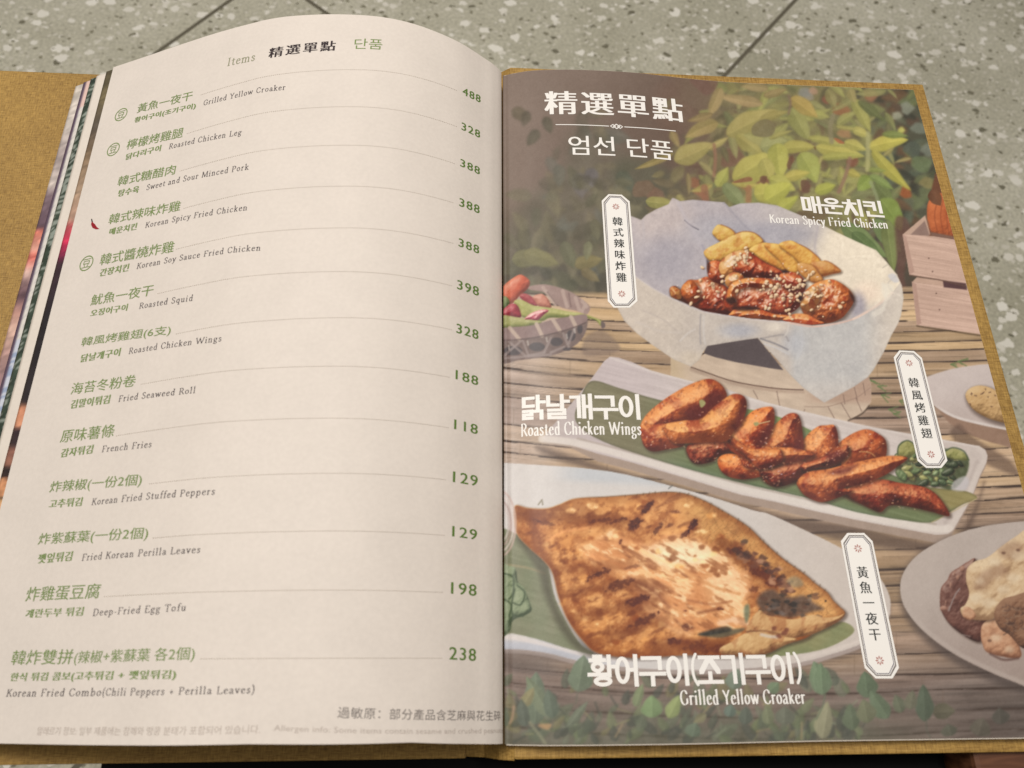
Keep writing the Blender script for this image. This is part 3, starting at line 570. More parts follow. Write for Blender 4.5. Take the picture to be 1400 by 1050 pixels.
    ch = [(F([(560, 780), (600, 765), (650, 790), (700, 720), (780, 715), (860, 690), (960, 735), (1040, 800), (1090, 900), (1060, 990), (950, 990), (830, 965), (720, 915), (600, 860), (565, 840)]), dkc, 2),
          (F([(560, 790), (590, 770), (640, 800), (650, 860), (600, 868), (568, 845)]), go, 3), (F([(660, 760), (720, 720), (770, 750), (800, 830), (760, 900), (690, 880), (650, 830)]), gl, 4),
          (F([(865, 580), (930, 560), (1000, 600), (1010, 700), (960, 745), (880, 710), (858, 640)]), dkc, 5), (F([(950, 600), (990, 540), (1070, 490), (1160, 480), (1230, 520), (1250, 580), (1200, 650), (1100, 690), (1000, 700), (960, 660)]), go, 6),
          (G([(-60, 330), (20, 290), (90, 330), (180, 390), (280, 440), (330, 480), (250, 520), (120, 530), (-30, 510), (-100, 440)]), dkc, 7),
          (F([(1000, 700), (1060, 655), (1130, 670), (1150, 730), (1080, 790), (1010, 760)]), go, 8),
          (G([(-150, 610), (-60, 545), (60, 525), (200, 530), (330, 560), (440, 620), (500, 720), (460, 800), (330, 870), (150, 880), (-60, 850), (-180, 800), (-190, 700)]), dkc, 9),
          (G([(-150, 600), (-60, 540), (60, 525), (190, 535), (260, 590), (150, 620), (0, 610), (-90, 660), (-100, 760), (-170, 720)]), gl, 10),
          (G([(300, 500), (380, 470), (470, 490), (530, 560), (520, 650), (430, 660), (330, 600)]), dkc, 11),
          (F([(1040, 980), (1100, 940), (1200, 950), (1300, 990), (1400, 1020), (1420, 1045), (1200, 1025), (1040, 1005)]), gl, 12),
          (G([(-30, 830), (100, 800), (260, 850), (380, 860), (330, 900), (100, 892), (-60, 880)]), gl, 13),
          (G([(490, 760), (520, 660), (590, 590), (680, 550), (780, 540), (880, 590), (950, 660), (965, 740), (910, 830), (850, 890), (740, 930), (600, 930), (520, 850)]), gl, 14),
          (G([(490, 780), (510, 680), (580, 620), (650, 620), (660, 700), (620, 790), (560, 820)]), go, 15),
          (G([(330, 900), (420, 850), (540, 850), (640, 900), (700, 930), (580, 945), (430, 935)]), ((150, 50, 20), (222, 112, 44), (240, 172, 92)), 16)]
    clip = np.zeros((PH, PW), np.float32)
    cy = np.interp(XX, rim[:, 0], rim[:, 1]); clip[:] = 1-sm(YY-cy, -2.2, -.6)
    for p, cc, sd in ch:
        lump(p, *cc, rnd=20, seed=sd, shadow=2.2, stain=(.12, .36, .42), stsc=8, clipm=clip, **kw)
    for p in [F([(1000, 870), (1060, 850), (1090, 890), (1040, 910)]), G([(-120, 790), (60, 780), (120, 810), (-60, 820)]), G([(320, 460), (360, 450), (385, 475), (340, 485)]), G([(455, 690), (500, 660), (515, 720), (470, 740)]), F([(855, 560), (880, 600), (862, 660)]), G([(920, 640), (965, 690), (970, 740), (940, 700)])]:
        flat(p, (40, 20, 22), soft=2.5, alpha=.8)
    R = np.random.RandomState(21)
    for k in range(150):      # chopped nuts
        t = R.rand()
        if t < .6: px, py = G([(R.normal(400, 150), R.normal(640, 90))])[0]
        elif t < .75: px, py = F([(R.normal(1120, 60), R.normal(540, 40))])[0]
        elif t < .9: px, py = F([(R.normal(900, 110), R.normal(800, 80))])[0]
        else: px, py = G([(R.uniform(200, 900), R.uniform(780, 900))])[0]
        if not (918 < px < 1172 and py < np.interp(px, rim[:, 0], rim[:, 1])-3 and py > 338): continue
        r = R.uniform(1.2, 3.3); a = R.uniform(0, 3.1); e = R.uniform(.5, 1)
        q = [(px+r*math.cos(t)*math.cos(a)-r*e*math.sin(t)*math.sin(a)+R.uniform(-.4, .4), py+r*math.cos(t)*math.sin(a)+r*e*math.sin(t)*math.cos(a)) for t in np.linspace(0, 6.28, 8)[:-1]]
        v = R.uniform(-14, 8)
        lump(q, (176, 120, 78), (236+v, 204+v, 158+v), (248, 226, 188), rnd=2., hk=.8, rough=((2, .2),), shadow=.7, soft=.6, zone=1)
    for k in range(90):      # sauce glints
        px, py = G([(R.normal(200, 330), R.normal(640, 130))])[0]
        if not (925 < px < 1165 and 345 < py < np.interp(px, rim[:, 0], rim[:, 1])-4): continue
        a = R.uniform(0, 3); L = R.uniform(.6, 2.6); stroke([(px, py), (px+L*math.cos(a), py+L*.6*math.sin(a))], (246, 226, 226), .55, .6, R.uniform(.5, .95), False)

def paint_wings_plate():
    # contact shade on the mat under the plate
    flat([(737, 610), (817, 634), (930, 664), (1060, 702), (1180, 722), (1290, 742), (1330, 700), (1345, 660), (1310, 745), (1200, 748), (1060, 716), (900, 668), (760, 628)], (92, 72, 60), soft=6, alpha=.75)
    plate = [(741, 600), (746, 594), (766, 570), (788.6, 543), (808.6, 518), (826, 494), (834, 488), (845, 489), (863, 495), (891, 507), (943, 521), (989, 531), (1046, 550), (1091, 561), (1143, 573), (1194, 585), (1242, 593), (1289, 601), (1338, 610), (1347, 615), (1350, 623), (1348, 633), (1338.6, 652),
             (1328.7, 679), (1319.6, 696), (1304, 723), (1296, 730), (1279, 731), (1230, 722), (1173, 711), (1116, 699), (1060, 686), (1012, 676), (936, 653), (860, 631), (817, 620), (780, 608), (750, 604)]
    low = [(a, b+(11 if 800 < a < 1300 and b > 600 else 4)) for a, b in plate]
    flat(low, (168, 146, 130), soft=1.2, smooth=False, var=5, zone=2)
    sl, d = flat(plate, (206, 196, 192), soft=.9, smooth=False, zone=2)
    x, y = XX[sl], YY[sl]
    gr = fbm(x, y, 2.4, 2, 4, sx=22, ang=.24)*20
    c = mixc((198, 184, 184), (210, 198, 192), sm(x, 840, 1000))+gr[..., None]
    c = mixc2(c, (188, 174, 168), (1-sm(x, 745, 830))*.7)
    c = mixc2(c, (200, 186, 176), sm(x, 1180, 1300)*.6)
    put(sl, sm(d, -.5, .5), c)
    bot = [(741, 600), (790, 606), (860, 624), (936, 646), (1012, 668), (1060, 679), (1116, 692), (1173, 704), (1230, 715), (1279, 723), (1298, 722)]
    stroke(bot, (226, 216, 206), 5, 2.2, .8); stroke([(a, b-6.5) for a, b in bot[1:-1]], (160, 144, 124), 1.2, 1.6, .5)
    stroke([(1298, 722), (1318, 690), (1334, 652), (1346, 626), (1338, 613)], (216, 204, 194), 3.4, 2, .6); stroke([(1292, 715), (1312, 684), (1326, 655), (1336, 630)], (178, 164, 156), 1.8, 2.6, .5)
    stroke([(834, 489), (891, 508), (943, 522), (1046, 551), (1143, 574), (1242, 594), (1338, 611)], (222, 212, 206), 1.2, 1.2, .6)
    # banana leaf
    lf = [(786, 572), (792, 548), (808, 521), (845, 530), (880, 541), (925, 551), (1000, 556), (1052, 566), (1095, 582), (1140, 604), (1200, 640), (1262, 664), (1318, 671), (1336, 681), (1316, 690), (1296, 702), (1274, 714), (1240, 712), (1170, 700), (1116, 684), (1060, 671), (1012, 660), (936, 640), (870, 620), (830, 606), (800, 590)]
    sl, d = region(lf, 4, True); x, y = XX[sl], YY[sl]
    c = mixc((130, 124, 92), (112, 124, 80), sm(x, 860, 960))
    c = mixc2(c, (140, 168, 84), (1-sm(np.abs(y-(548+(x-1000)*.27)), 4, 22))*sm(x, 1000, 1030)*.8)
    c = mixc2(c, (158, 142, 84), sm(x, 1230, 1300)*(1-sm(y, 690, 705))*.85)
    c = mixc2(c, (104, 126, 96), sm(y-.27*x, 372, 392)*sm(x, 880, 940)*.6)
    c = c+(fbm(x, y, 3, 2, 4, sx=14, ang=.27)*22)[..., None]
    c = c*(.86+.14*sm(d, 0, 4))[..., None]
    put(sl, sm(d, -.9, .9), c); ZONE[sl][d > 0] = 2
    stroke([(1274, 714), (1296, 703), (1335, 682)], (196, 176, 130), .8, .8, .7)
    # pickles
    R = np.random.RandomState(9)
    P = lambda p: zz(1180, 480, 4.036, p)
    flat(P([(180, 640), (200, 520), (240, 500), (300, 540), (470, 540), (560, 570), (585, 620), (560, 700), (490, 765), (380, 740), (290, 740), (200, 690)]), (84, 92, 60), soft=2, var=14, vsc=5, zone=2)
    for k in range(64):
        t = R.rand(); px, py = P([(R.uniform(200, 560), R.uniform(560, 750))])[0]
        if py > 660+(px-1227)*.05 or (px-1270)**2/46**2+(py-640)**2/31**2 > 1: continue
        a = R.uniform(-.6, 1.2); L = R.uniform(9, 21)
        cc = [(96, 116, 70), (126, 136, 78), (150, 150, 84), (74, 92, 58), (52, 64, 40), (112, 132, 84), (44, 54, 36)][R.randint(7)]
        q = [(px+L*.5*math.cos(t)*math.cos(a)-L*.28*math.sin(t)*math.sin(a)+R.uniform(-1, 1), py+L*.5*math.cos(t)*math.sin(a)+L*.28*math.sin(t)*math.cos(a)+R.uniform(-1, 1)) for t in np.linspace(0, 6.28, 8)[:-1]]
        lump(q, np.array(cc)*.5, cc, np.array(cc)*1.22+8, rnd=4, hk=.9, rough=((4, .8), (2, .3)), spec=.35, spow=18, shadow=1, seed=k, zone=2)
        if R.rand() < .7: stroke(spl(q, 3)[4:15], (176, 172, 112) if R.rand() < .6 else (48, 60, 40), .7, .7, .7, False)
    lump(P([(190, 570), (200, 520), (240, 495), (275, 510), (290, 560), (230, 590)]), (80, 82, 40), (142, 140, 72), (168, 164, 96), rnd=8, hk=.6, seed=2, zone=2); stroke(P([(192, 580), (196, 525), (240, 494), (278, 508)]), (66, 82, 50), 1, .8, .8)
    lump(P([(450, 560), (490, 535), (550, 555), (580, 600), (520, 600), (470, 590)]), (80, 82, 40), (146, 146, 78), (172, 168, 104), rnd=8, hk=.6, seed=3, zone=2); stroke(P([(450, 555), (495, 533), (555, 552), (583, 600)]), (66, 82, 50), 1, .8, .8)
    flat(P([(490, 765), (500, 720), (560, 690), (585, 720), (560, 770)]), (196, 192, 196), soft=2, alpha=.7)
    # wings
    U = lambda p: zz(860, 500, 5.25, p); V = lambda p: zz(1040, 540, 5.25, p)
    kw = dict(rough=((12, 2.2), (4, .9), (1.8, .35)), zone=2, spec=.55, spow=12, speccol=(255, 200, 138), shadow=2., hk=.95)
    br = ((92, 34, 20), (178, 88, 38), (222, 140, 70)); dr = ((54, 20, 16), (128, 48, 30), (176, 84, 48)); orr = ((100, 36, 16), (192, 88, 34), (232, 142, 64)); dk2 = ((66, 24, 14), (150, 64, 32), (196, 104, 56))
    W = [(U([(430, 580), (560, 545), (700, 560), (760, 600), (640, 640), (600, 680), (500, 700), (445, 665)]), dr, 9, 1),
         (U([(650, 670), (720, 640), (840, 660), (930, 730), (968, 777), (830, 808), (720, 790), (660, 740)]), orr, 13, 2),
         (U([(940, 740), (1000, 715), (1060, 720), (1080, 800), (1050, 860), (980, 830)]), dk2, 9, 3),
         (V([(0, 540), (100, 505), (300, 470), (350, 520), (250, 610), (130, 650), (60, 610)]), dr, 12, 4),
         (V([(560, 370), (640, 300), (750, 258), (840, 290), (888, 340), (885, 440), (820, 480), (700, 500), (600, 515), (585, 460)]), ((96, 36, 16), (180, 86, 38), (212, 122, 60)), 24, 5),
         (V([(295, 400), (330, 310), (410, 240), (470, 230), (525, 230), (548, 290), (560, 370), (625, 380), (610, 440), (540, 490), (450, 510), (350, 480)]), br, 20, 6),
         (V([(560, 395), (600, 365), (625, 385), (610, 440), (520, 490), (400, 520), (330, 545), (300, 500), (420, 460)]), dk2, 9, 7),
         (V([(-10, 420), (40, 340), (90, 240), (180, 158), (240, 145), (275, 180), (295, 300), (290, 400), (200, 420), (80, 430)]), br, 20, 8),
         (V([(-140, 350), (-60, 300), (20, 360), (120, 378), (250, 385), (365, 430), (290, 460), (160, 490), (0, 525), (-110, 500)]), br, 12, 9),
         (U([(740, 600), (700, 530), (745, 470), (830, 390), (900, 335), (990, 312), (1032, 330), (1032, 430), (990, 520), (950, 580), (1060, 590), (1060, 680), (960, 690), (860, 660)]), orr, 19, 10),
         (U([(700, 530), (720, 500), (860, 590), (1000, 600), (1080, 610), (1080, 690), (930, 730), (850, 650)]), br, 10, 11),
         (U([(100, 430), (140, 350), (230, 270), (320, 210), (430, 150), (550, 112), (620, 130), (668, 180), (678, 240), (600, 310), (520, 380), (420, 400), (330, 430), (220, 480), (130, 480)]), br, 22, 12),
         (U([(95, 430), (180, 430), (280, 430), (350, 520), (383, 568), (260, 595), (165, 605), (108, 555)]), br, 17, 13),
         (U([(265, 430), (400, 395), (520, 382), (600, 310), (700, 235), (760, 218), (815, 240), (828, 310), (800, 400), (740, 470), (690, 530), (560, 537), (400, 545), (330, 535)]), ((104, 44, 18), (188, 102, 44), (228, 156, 80)), 20, 14),
         (V([(640, 680), (760, 640), (860, 615), (1000, 640), (1165, 670), (1260, 735), (1330, 855), (1210, 830), (1050, 795), (925, 790), (860, 832), (740, 780), (650, 730)]), ((70, 24, 14), (150, 62, 34), (188, 98, 56)), 17, 15),
         (V([(285, 620), (350, 560), (500, 535), (640, 500), (760, 475), (900, 450), (1025, 463), (960, 520), (850, 590), (700, 640), (600, 660), (655, 682), (560, 725), (450, 755), (350, 720), (300, 670)]), br, 17, 16)]
    for pts in [U([(420, 560), (700, 520), (1000, 560), (1060, 640), (960, 740), (900, 700), (640, 670), (460, 690)]), V([(20, 470), (300, 460), (620, 430), (760, 470), (700, 640), (380, 700), (280, 640), (100, 640), (0, 600)]), V([(10, 380), (300, 380), (560, 380), (640, 470), (200, 520), (0, 480)]), V([(560, 700), (700, 650), (880, 640), (860, 800), (700, 780)])]:
        flat(pts, (70, 34, 24), soft=4, alpha=.9, var=16, vsc=5, zone=2)
    for p, cc, r, sd in W:
        g = np.mean(p, 0); p = [(g[0]+(a-g[0])*1.07, g[1]+(b-g[1])*1.09) for a, b in p]
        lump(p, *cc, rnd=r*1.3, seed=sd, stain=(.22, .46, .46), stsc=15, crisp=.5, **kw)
    # dark glazed hollows
    for p in [U([(400, 330), (440, 280), (520, 260), (600, 180), (660, 190), (670, 250), (590, 310), (520, 370), (440, 385)]), U([(780, 360), (820, 300), (818, 380), (760, 450)]), U([(940, 500), (1000, 420), (1030, 440), (980, 560), (930, 575)]), V([(240, 330), (290, 290), (295, 390), (240, 390)]), V([(480, 420), (590, 400), (600, 440), (500, 480)]), V([(480, 560), (600, 520), (700, 500), (600, 570)]), V([(300, 640), (340, 700), (420, 740), (340, 720)])]:
        flat(p, (92, 30, 30), soft=5, alpha=.72, var=14, vsc=3, pad=9)
    R = np.random.RandomState(31)
    allp = [w[0] for w in W]
    for k in range(300):
        w = allp[R.randint(len(allp))]; a, b = w[R.randint(len(w))], w[R.randint(len(w))]; t = R.uniform(.25, .75)
        px, py = a[0]*(1-t)+b[0]*t+R.uniform(-3, 3), a[1]*(1-t)+b[1]*t+R.uniform(-2, 2)
        an = R.uniform(-.8, .8); L = R.uniform(.5, 2.4); stroke([(px, py), (px+L*math.cos(an), py+L*math.sin(an))], (250, 206, 160) if R.rand() < .8 else (240, 220, 235), .5, .6, R.uniform(.3, .8), False)
    sl, d = region(U([(60, 400), (560, 80), (1100, 300), (2000, 420), (2300, 900), (1800, 1050), (400, 720)]), 4)
    m = (INK[sl][..., 0] > INK[sl][..., 1]*1.3)[..., None]; c = INK[sl]; c2 = (c-120)*1.12+122; INK[sl] = np.where(m, c2, c)
    for q in [U([(505, 250), (530, 245), (550, 270), (525, 300), (510, 290)]), U([(895, 410), (925, 405), (930, 425), (905, 432)])]: flat(q, (164, 158, 96), soft=.9)
    stroke(U([(935, 415), (1010, 398)]), (202, 176, 130), .7, .7, .9, False); stroke(V([(720, 405), (780, 412), (820, 440)]), (206, 160, 96), .6, .6, .8)

def paint_fish_plate():
    rimo = [(600, 640), (650, 634), (687, 633), (737, 636), (794, 640), (851, 648), (923, 666), (980, 682), (1030, 698), (1051, 703), (1100, 725), (1154, 752), (1190, 778), (1208, 798), (1217, 821), (1214, 842), (1200, 864), (1175, 881), (1137, 894), (1100, 904), (1040, 912), (960, 916), (880, 914), (800, 905), (749, 893), (710, 888), (650, 886), (600, 870)]
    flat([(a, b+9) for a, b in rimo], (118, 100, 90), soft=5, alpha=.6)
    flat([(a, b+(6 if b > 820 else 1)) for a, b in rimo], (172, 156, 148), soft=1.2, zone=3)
    sl, d = flat(rimo, (214, 210, 210), soft=.9, zone=3); x, y = XX[sl], YY[sl]
    c = mixc((216, 210, 206), (208, 196, 186), sm(x, 900, 1150))
    c = mixc2(c, (192, 198, 206), (1-sm(np.abs(y-(642+(x-690)*.05)), 4, 18))*sm(x, 740, 800)*(1-sm(x, 900, 960))*.7)
    c = mixc2(c, (186, 190, 204), sm(y, 870, 882)*(1-sm(x, 760, 900))*.8)
    c = c+(fbm(x, y, 26, 3, 6)*9)[..., None]
    put(sl, sm(d, -.5, .5), c)
    stroke([(676, 872), (700, 872), (749, 882), (800, 895), (860, 903)], (226, 216, 212), 2.6, 2, .8)
    stroke([(1215, 838), (1200, 860), (1175, 876), (1137, 889), (1100, 899)], (222, 210, 200), 2.2, 2, .7)
    # leaf under the fish
    for pts, a, b in [([(676, 735), (706, 730), (745, 765), (760, 820), (790, 876), (812, 894), (780, 888), (735, 874), (700, 866), (676, 864)], (138, 138, 110), (128, 136, 104)), ([(1150, 850), (1168, 863), (1140, 882), (1100, 893), (1040, 898), (1060, 880), (1110, 862)], (124, 134, 88), (150, 146, 96)), ([(960, 860), (1010, 840), (1040, 830), (1030, 870), (990, 885), (950, 880)], (88, 116, 92), (80, 104, 84))]:
        sl, d = region(pts, 4); x, y = XX[sl], YY[sl]
        c = mixc(a, b, fbm(x, y, 18, 2, 3)*.9+.5)+(fbm(x, y, 2.5, 2, 4, sx=14, ang=.3)*16)[..., None]
        put(sl, sm(d, -.9, .9), c); ZONE[sl][d > 0] = 3
    stroke([(690, 772), (720, 776), (745, 784)], (176, 158, 120), 1.4, 1.4, .6)
    flat([(705, 735), (725, 752), (748, 772), (758, 820), (785, 868), (815, 894), (800, 896), (768, 864), (744, 812), (735, 780)], (72, 66, 50), soft=6, alpha=.6)
    # fish, split open and grilled
    fish = [(704, 691), (722, 694), (746.7, 694.7), (765, 689), (786.7, 681), (829, 678.7), (880, 674.7), (897, 673), (918, 672), (939, 675), (956, 681), (971, 688), (992, 700), (1013.5, 713), (1028, 724), (1045, 741), (1070, 763), (1099.6, 784), (1116, 798), (1131, 809), (1139, 820), (1147, 828), (1156, 838), (1146, 850), (1114, 865.5), (1099.6, 874),
            (1072, 882), (1047, 894), (1020, 897), (984, 898), (950, 896), (922, 897), (870, 900), (819, 894), (797, 877), (776, 848), (763, 816), (755, 784), (744, 768), (723, 749), (707, 731), (703, 712)]
    R = np.random.RandomState(17)
    kw = dict(zone=3)
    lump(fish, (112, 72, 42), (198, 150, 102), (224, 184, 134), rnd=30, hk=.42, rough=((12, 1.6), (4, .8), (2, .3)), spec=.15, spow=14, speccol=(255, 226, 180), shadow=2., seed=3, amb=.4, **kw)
    sl, d = region(fish, 3); x, y = XX[sl], YY[sl]; ins = sm(d, 0, 3); fishmask = np.zeros((PH, PW), bool); fishmask[sl] = d > 3
    big = fbm(x, y, 34, 3, 5); mid = fbm(x, y, 11, 3, 2)
    put(sl, ins*sm(big, -.02, .2)*.55, (158, 104, 66)); put(sl, ins*sm(-big, .02, .22)*.5, (226, 176, 118))
    put(sl, ins*sm(mid, .03, .25)*.5, (150, 98, 62)); put(sl, ins*sm(-mid, .06, .26)*.45, (236, 196, 142))
    put(sl, ins*(1-sm(np.abs(y-(697+(x-705)*.02)), 2, 16))*(1-sm(x, 760, 860))*.55, (146, 106, 78))
    put(sl, ins*sm(y-.35*x, 560, 600)*.45, (206, 150, 92))
    put(sl, ins*sm(-d, -12, -1)*sm(y, 740, 800)*(1-sm(x, 800, 900))*.55, (140, 88, 52))
    put(sl, ins*sm(fbm(x, y, 3.2, 2, 1), .06, .3)*.34*sm(fbm(x, y, 24, 2, 3), -.15, .15), (244, 208, 158)); put(sl, ins*sm(fbm(x, y, 5, 3, 6), .08, .3)*.36, (132, 86, 58)); put(sl, ins*sm(fbm(x, y, 9, 3, 7, sx=2.4, ang=-.4), .1, .28)*.5, (120, 76, 54))
    put(sl, ins*sm(x, 900, 960)*(1-sm(y-.75*(x-930), 690, 730))*.5, (206, 174, 122))
    hk = (np.abs(np.sin((x+y)*.33+fbm(x, y, 14, 2, 2)*4)) < .13) | (np.abs(np.sin((x-y*.8)*.30+fbm(x, y, 14, 2, 3)*4)) < .12)
    put(sl, ins*hk*sm(x, 930, 980)*(1-sm(y-.85*(x-930), 700, 726))*.25, (96, 80, 52))
    put(sl, sm(d, -.5, .5)*(1-sm(d, .4, 2.2))*.6*sm(y*-1+.8*(x-860)+700, -60, 0), (84, 60, 42))
    # pale open flesh
    fl = [(790, 748), (812, 732), (838, 724), (862, 742), (885, 740), (915, 732), (957, 741), (989, 756), (1013, 778), (1026, 799), (1022, 818), (1018, 845), (1022, 856), (958, 862), (942, 872), (925, 862), (902, 846), (884, 826), (872, 808), (850, 790), (815, 772)]
    sl, d = region(fl, 12); x, y = XX[sl], YY[sl]
    c = mixc((206, 158, 116), (226, 188, 146), sm(fbm(x, y, 14, 3, 4, sx=2.2, ang=.45), -.18, .22))
    c = c*1.03; c = mixc2(c, (244, 224, 192), (1-sm(np.hypot((x-930)/64, (y-758)/22), .3, 1.25))*1.)
    c = mixc2(c, (240, 212, 176), (1-sm(np.hypot((x-995)/36, (y-800)/40), .3, 1.25))*.7)
    c = mixc2(c, (152, 110, 82), (1-sm(np.hypot((x-890)/32, (y-806)/18), .2, 1.2))*.8)
    c = mixc2(c, (156, 112, 82), sm(fbm(x, y, 7, 3, 6, sx=2.6, ang=.5), .04, .26)*.7)
    c = mixc2(c, (248, 222, 184), sm(fbm(x, y, 5, 3, 3, sx=2.4, ang=.5), .08, .3)*.6)
    c = c+(fbm(x, y, 2.4, 3, 2, sx=3, ang=.5)*34)[..., None]
    put(sl, sm(d+fbm(x, y, 14, 3, 3)*16, -7, 6)*.93, c)
    for p, col, w in [([(745, 742), (770, 727), (800, 722), (835, 712)], (240, 190, 140), 1.8), ([(862, 742), (890, 760), (920, 772), (950, 790)], (244, 204, 154), 2), ([(800, 758), (840, 770), (880, 782), (920, 800)], (238, 186, 138), 2.4), ([(985, 852), (1005, 848), (1026, 855)], (232, 206, 180), 4), ([(905, 786), (925, 794), (940, 792)], (252, 220, 170), 1.4), ([(930, 775), (970, 800), (1010, 812)], (204, 160, 118), 2),
                      ([(880, 826), (905, 850), (930, 866)], (222, 186, 150), 4), ([(860, 790), (890, 806), (915, 830)], (146, 104, 80), 2.5), ([(940, 820), (970, 826), (1000, 822)], (160, 112, 84), 1.5), ([(955, 838), (975, 834), (985, 832)], (126, 84, 64), 2)]:
        stroke(p, col, w, w+.8, .6)
    # grill marks and char
    for px, py, L, w, a, al in [(886, 693, 20, 6, -.85, .85), (868, 715, 18, 9, -.6, .85), (866, 722, 12, 7, -.3, .7), (845, 712, 26, 5, -.25, .7), (825, 711, 26, 5, -.15, .65), (948, 718, 17, 8, -.9, .9), (938, 728, 14, 6, -.8, .7), (900, 722, 16, 6, -.9, .6), (916, 718, 10, 4, -.5, .45), (922, 700, 12, 4, 0, .45), (1011, 750, 11, 9, 0, .9), (1000, 753, 12, 8, .2, .7),
                                (817, 785, 26, 9, -.4, .75), (846, 800, 34, 9, -.35, .7), (870, 822, 28, 9, -.3, .85), (880, 848, 38, 9, -.45, .7), (865, 775, 18, 5, -.2, .4), (848, 741, 8, 3, -1.2, .6), (748, 716, 20, 5, .2, .45), (735, 712, 14, 4, .3, .5), (922, 876, 20, 7, 0, .8), (940, 858, 14, 7, .5, .6), (955, 886, 36, 12, .1, .6), (985, 887, 26, 9, 0, .6), (984, 832, 8, 4, 0, .6), (936, 835, 5, 3, 0, .6),
                                (1030, 775, 26, 12, .7, .55), (1042, 786, 26, 12, .6, .7), (1055, 796, 20, 10, .5, .7), (1032, 806, 14, 10, .3, .5), (1066, 792, 14, 8, .6, .6)]:
        L *= 1.22; w *= 1.3
        sl, d = flat([(px+L*.62*math.cos(t)*math.cos(a)-w*.8*math.sin(t)*math.sin(a), py+L*.62*math.cos(t)*math.sin(a)+w*.8*math.sin(t)*math.cos(a)) for t in np.linspace(0, 6.28, 9)[:-1]], (136, 86, 60), soft=5, alpha=al*.45, pad=9)
        x_, y_ = XX[sl]-px, YY[sl]-py; u = (x_*math.cos(a)+y_*math.sin(a))/(L*.5); vv = (-x_*math.sin(a)+y_*math.cos(a))/(w*.5)
        dd = 1-np.sqrt(u*u+vv*vv)+fbm(XX[sl], YY[sl], 5, 3, int(px))*1.5+fbm(XX[sl], YY[sl], 2.2, 2, int(py))*.5
        put(sl, sm(dd, -.15, .45)*al*.95, np.array((84, 50, 44), np.float32)+(fbm(XX[sl], YY[sl], 2.2, 2, 3)*50)[..., None])
        for _ in range(2):
            q = (px+R.uniform(-.3, .3)*L, py+R.uniform(-.3, .3)*w); stroke([q, (q[0]+R.uniform(-2, 2), q[1]+1)], (206, 150, 120), .5, .7, .5, False)
    R2 = np.random.RandomState(77)
    for k in range(130):     # browned blisters and pale spots of the skin
        px, py = R2.uniform(745, 1000), R2.uniform(680, 893); r_ = R2.uniform(1.2, 5)
        sl_ = win(px-14, py-14, px+14, py+14); inside = fishmask[int(py-PY0), int(px-PX0)] and not (800 < px < 1020 and 735+(px-800)*.3 < py < 800+(px-800)*.45)
        if not inside: continue
        cc, al = [((246, 208, 150), .6), ((238, 190, 126), .6), ((122, 74, 46), .55), ((150, 92, 54), .6), ((252, 222, 172), .6)][R2.randint(5)]
        flat([(px+r_*1.4*math.cos(t)*R2.uniform(.6, 1.3), py+r_*math.sin(t)*R2.uniform(.6, 1.3)) for t in np.linspace(0, 6, 8)], cc, soft=2., alpha=al, var=14, vsc=3)
    for k in range(30):      # ragged fin along the upper edge
        t = (k+R2.uniform(-.4, .4))/29; px = 858+t*270; py = np.interp(px, [858, 897, 939, 971, 1013, 1045, 1070, 1100, 1130], [677, 673, 675, 688, 713, 741, 763, 784, 809]); stroke([(px, py+2), (px+R2.uniform(0, 2.5), py-R2.uniform(-1., 1.4))], (110, 82, 56), .9, .9, .55, False)
    # broad brown bands across the skin, then the contrast of the studio shot
    sl, d = region(fish, 3); x, y = XX[sl], YY[sl]; ins = sm(d, 0, 2)
    for ax, ay, bx, by, w, al in [(712, 706, 850, 712, 10, .5), (760, 780, 860, 770, 9, .35), (770, 812, 880, 796, 9, .4), (784, 846, 890, 822, 10, .45), (810, 878, 910, 846, 11, .45), (900, 884, 990, 880, 12, .6), (990, 742, 1060, 800, 12, .55), (726, 716, 760, 800, 9, .4)]:
        ex, ey = bx-ax, by-ay; t = np.clip(((x-ax)*ex+(y-ay)*ey)/(ex*ex+ey*ey), 0, 1); dd = np.hypot(x-ax-t*ex, y-ay-t*ey)
        put(sl, ins*(1-sm(dd+fbm(x, y, 9, 3, 4)*16, w*.2, w*1.3))*al, (124, 78, 50))
    put(sl, ins*(1-sm(d+fbm(x, y, 12, 2, 3)*10, 1, 15))*.5, (136, 88, 54))
    c = INK[sl]; lum = c.mean(-1, keepdims=True); c2 = lum+(c-lum)*1.12; c2 = (c2-150)*1.3+146; c2 = c2*np.where(c2.mean(-1, keepdims=True) > 190, 1., np.array((.97, .92, .84)))
    INK[sl] = c*(1-ins[..., None])+np.clip(c2, 20, 250)*ins[..., None]
    # head
    Hd = lambda p: zz(1020, 700, 4.773, p)
    flat(Hd([(70, 590), (100, 530), (170, 505), (230, 540), (300, 555), (380, 545), (440, 590), (505, 632), (440, 650), (380, 668), (300, 690), (220, 680), (120, 655)]), (92, 68, 54), soft=4., var=30, vsc=5, alpha=.9, zone=3)
    for k in range(40):
        q = Hd([(R.uniform(80, 480), R.uniform(530, 690))])[0]; r_ = R.uniform(1.5, 4.5); cc = [(38, 34, 32), (98, 62, 44), (128, 84, 56), (52, 42, 38), (84, 70, 62)][R.randint(5)]
        flat([(q[0]+r_*1.5*math.cos(t)*R.uniform(.6, 1.3), q[1]+r_*.8*math.sin(t)*R.uniform(.6, 1.3)) for t in np.linspace(0, 6, 8)], cc, soft=1.2, alpha=.75)
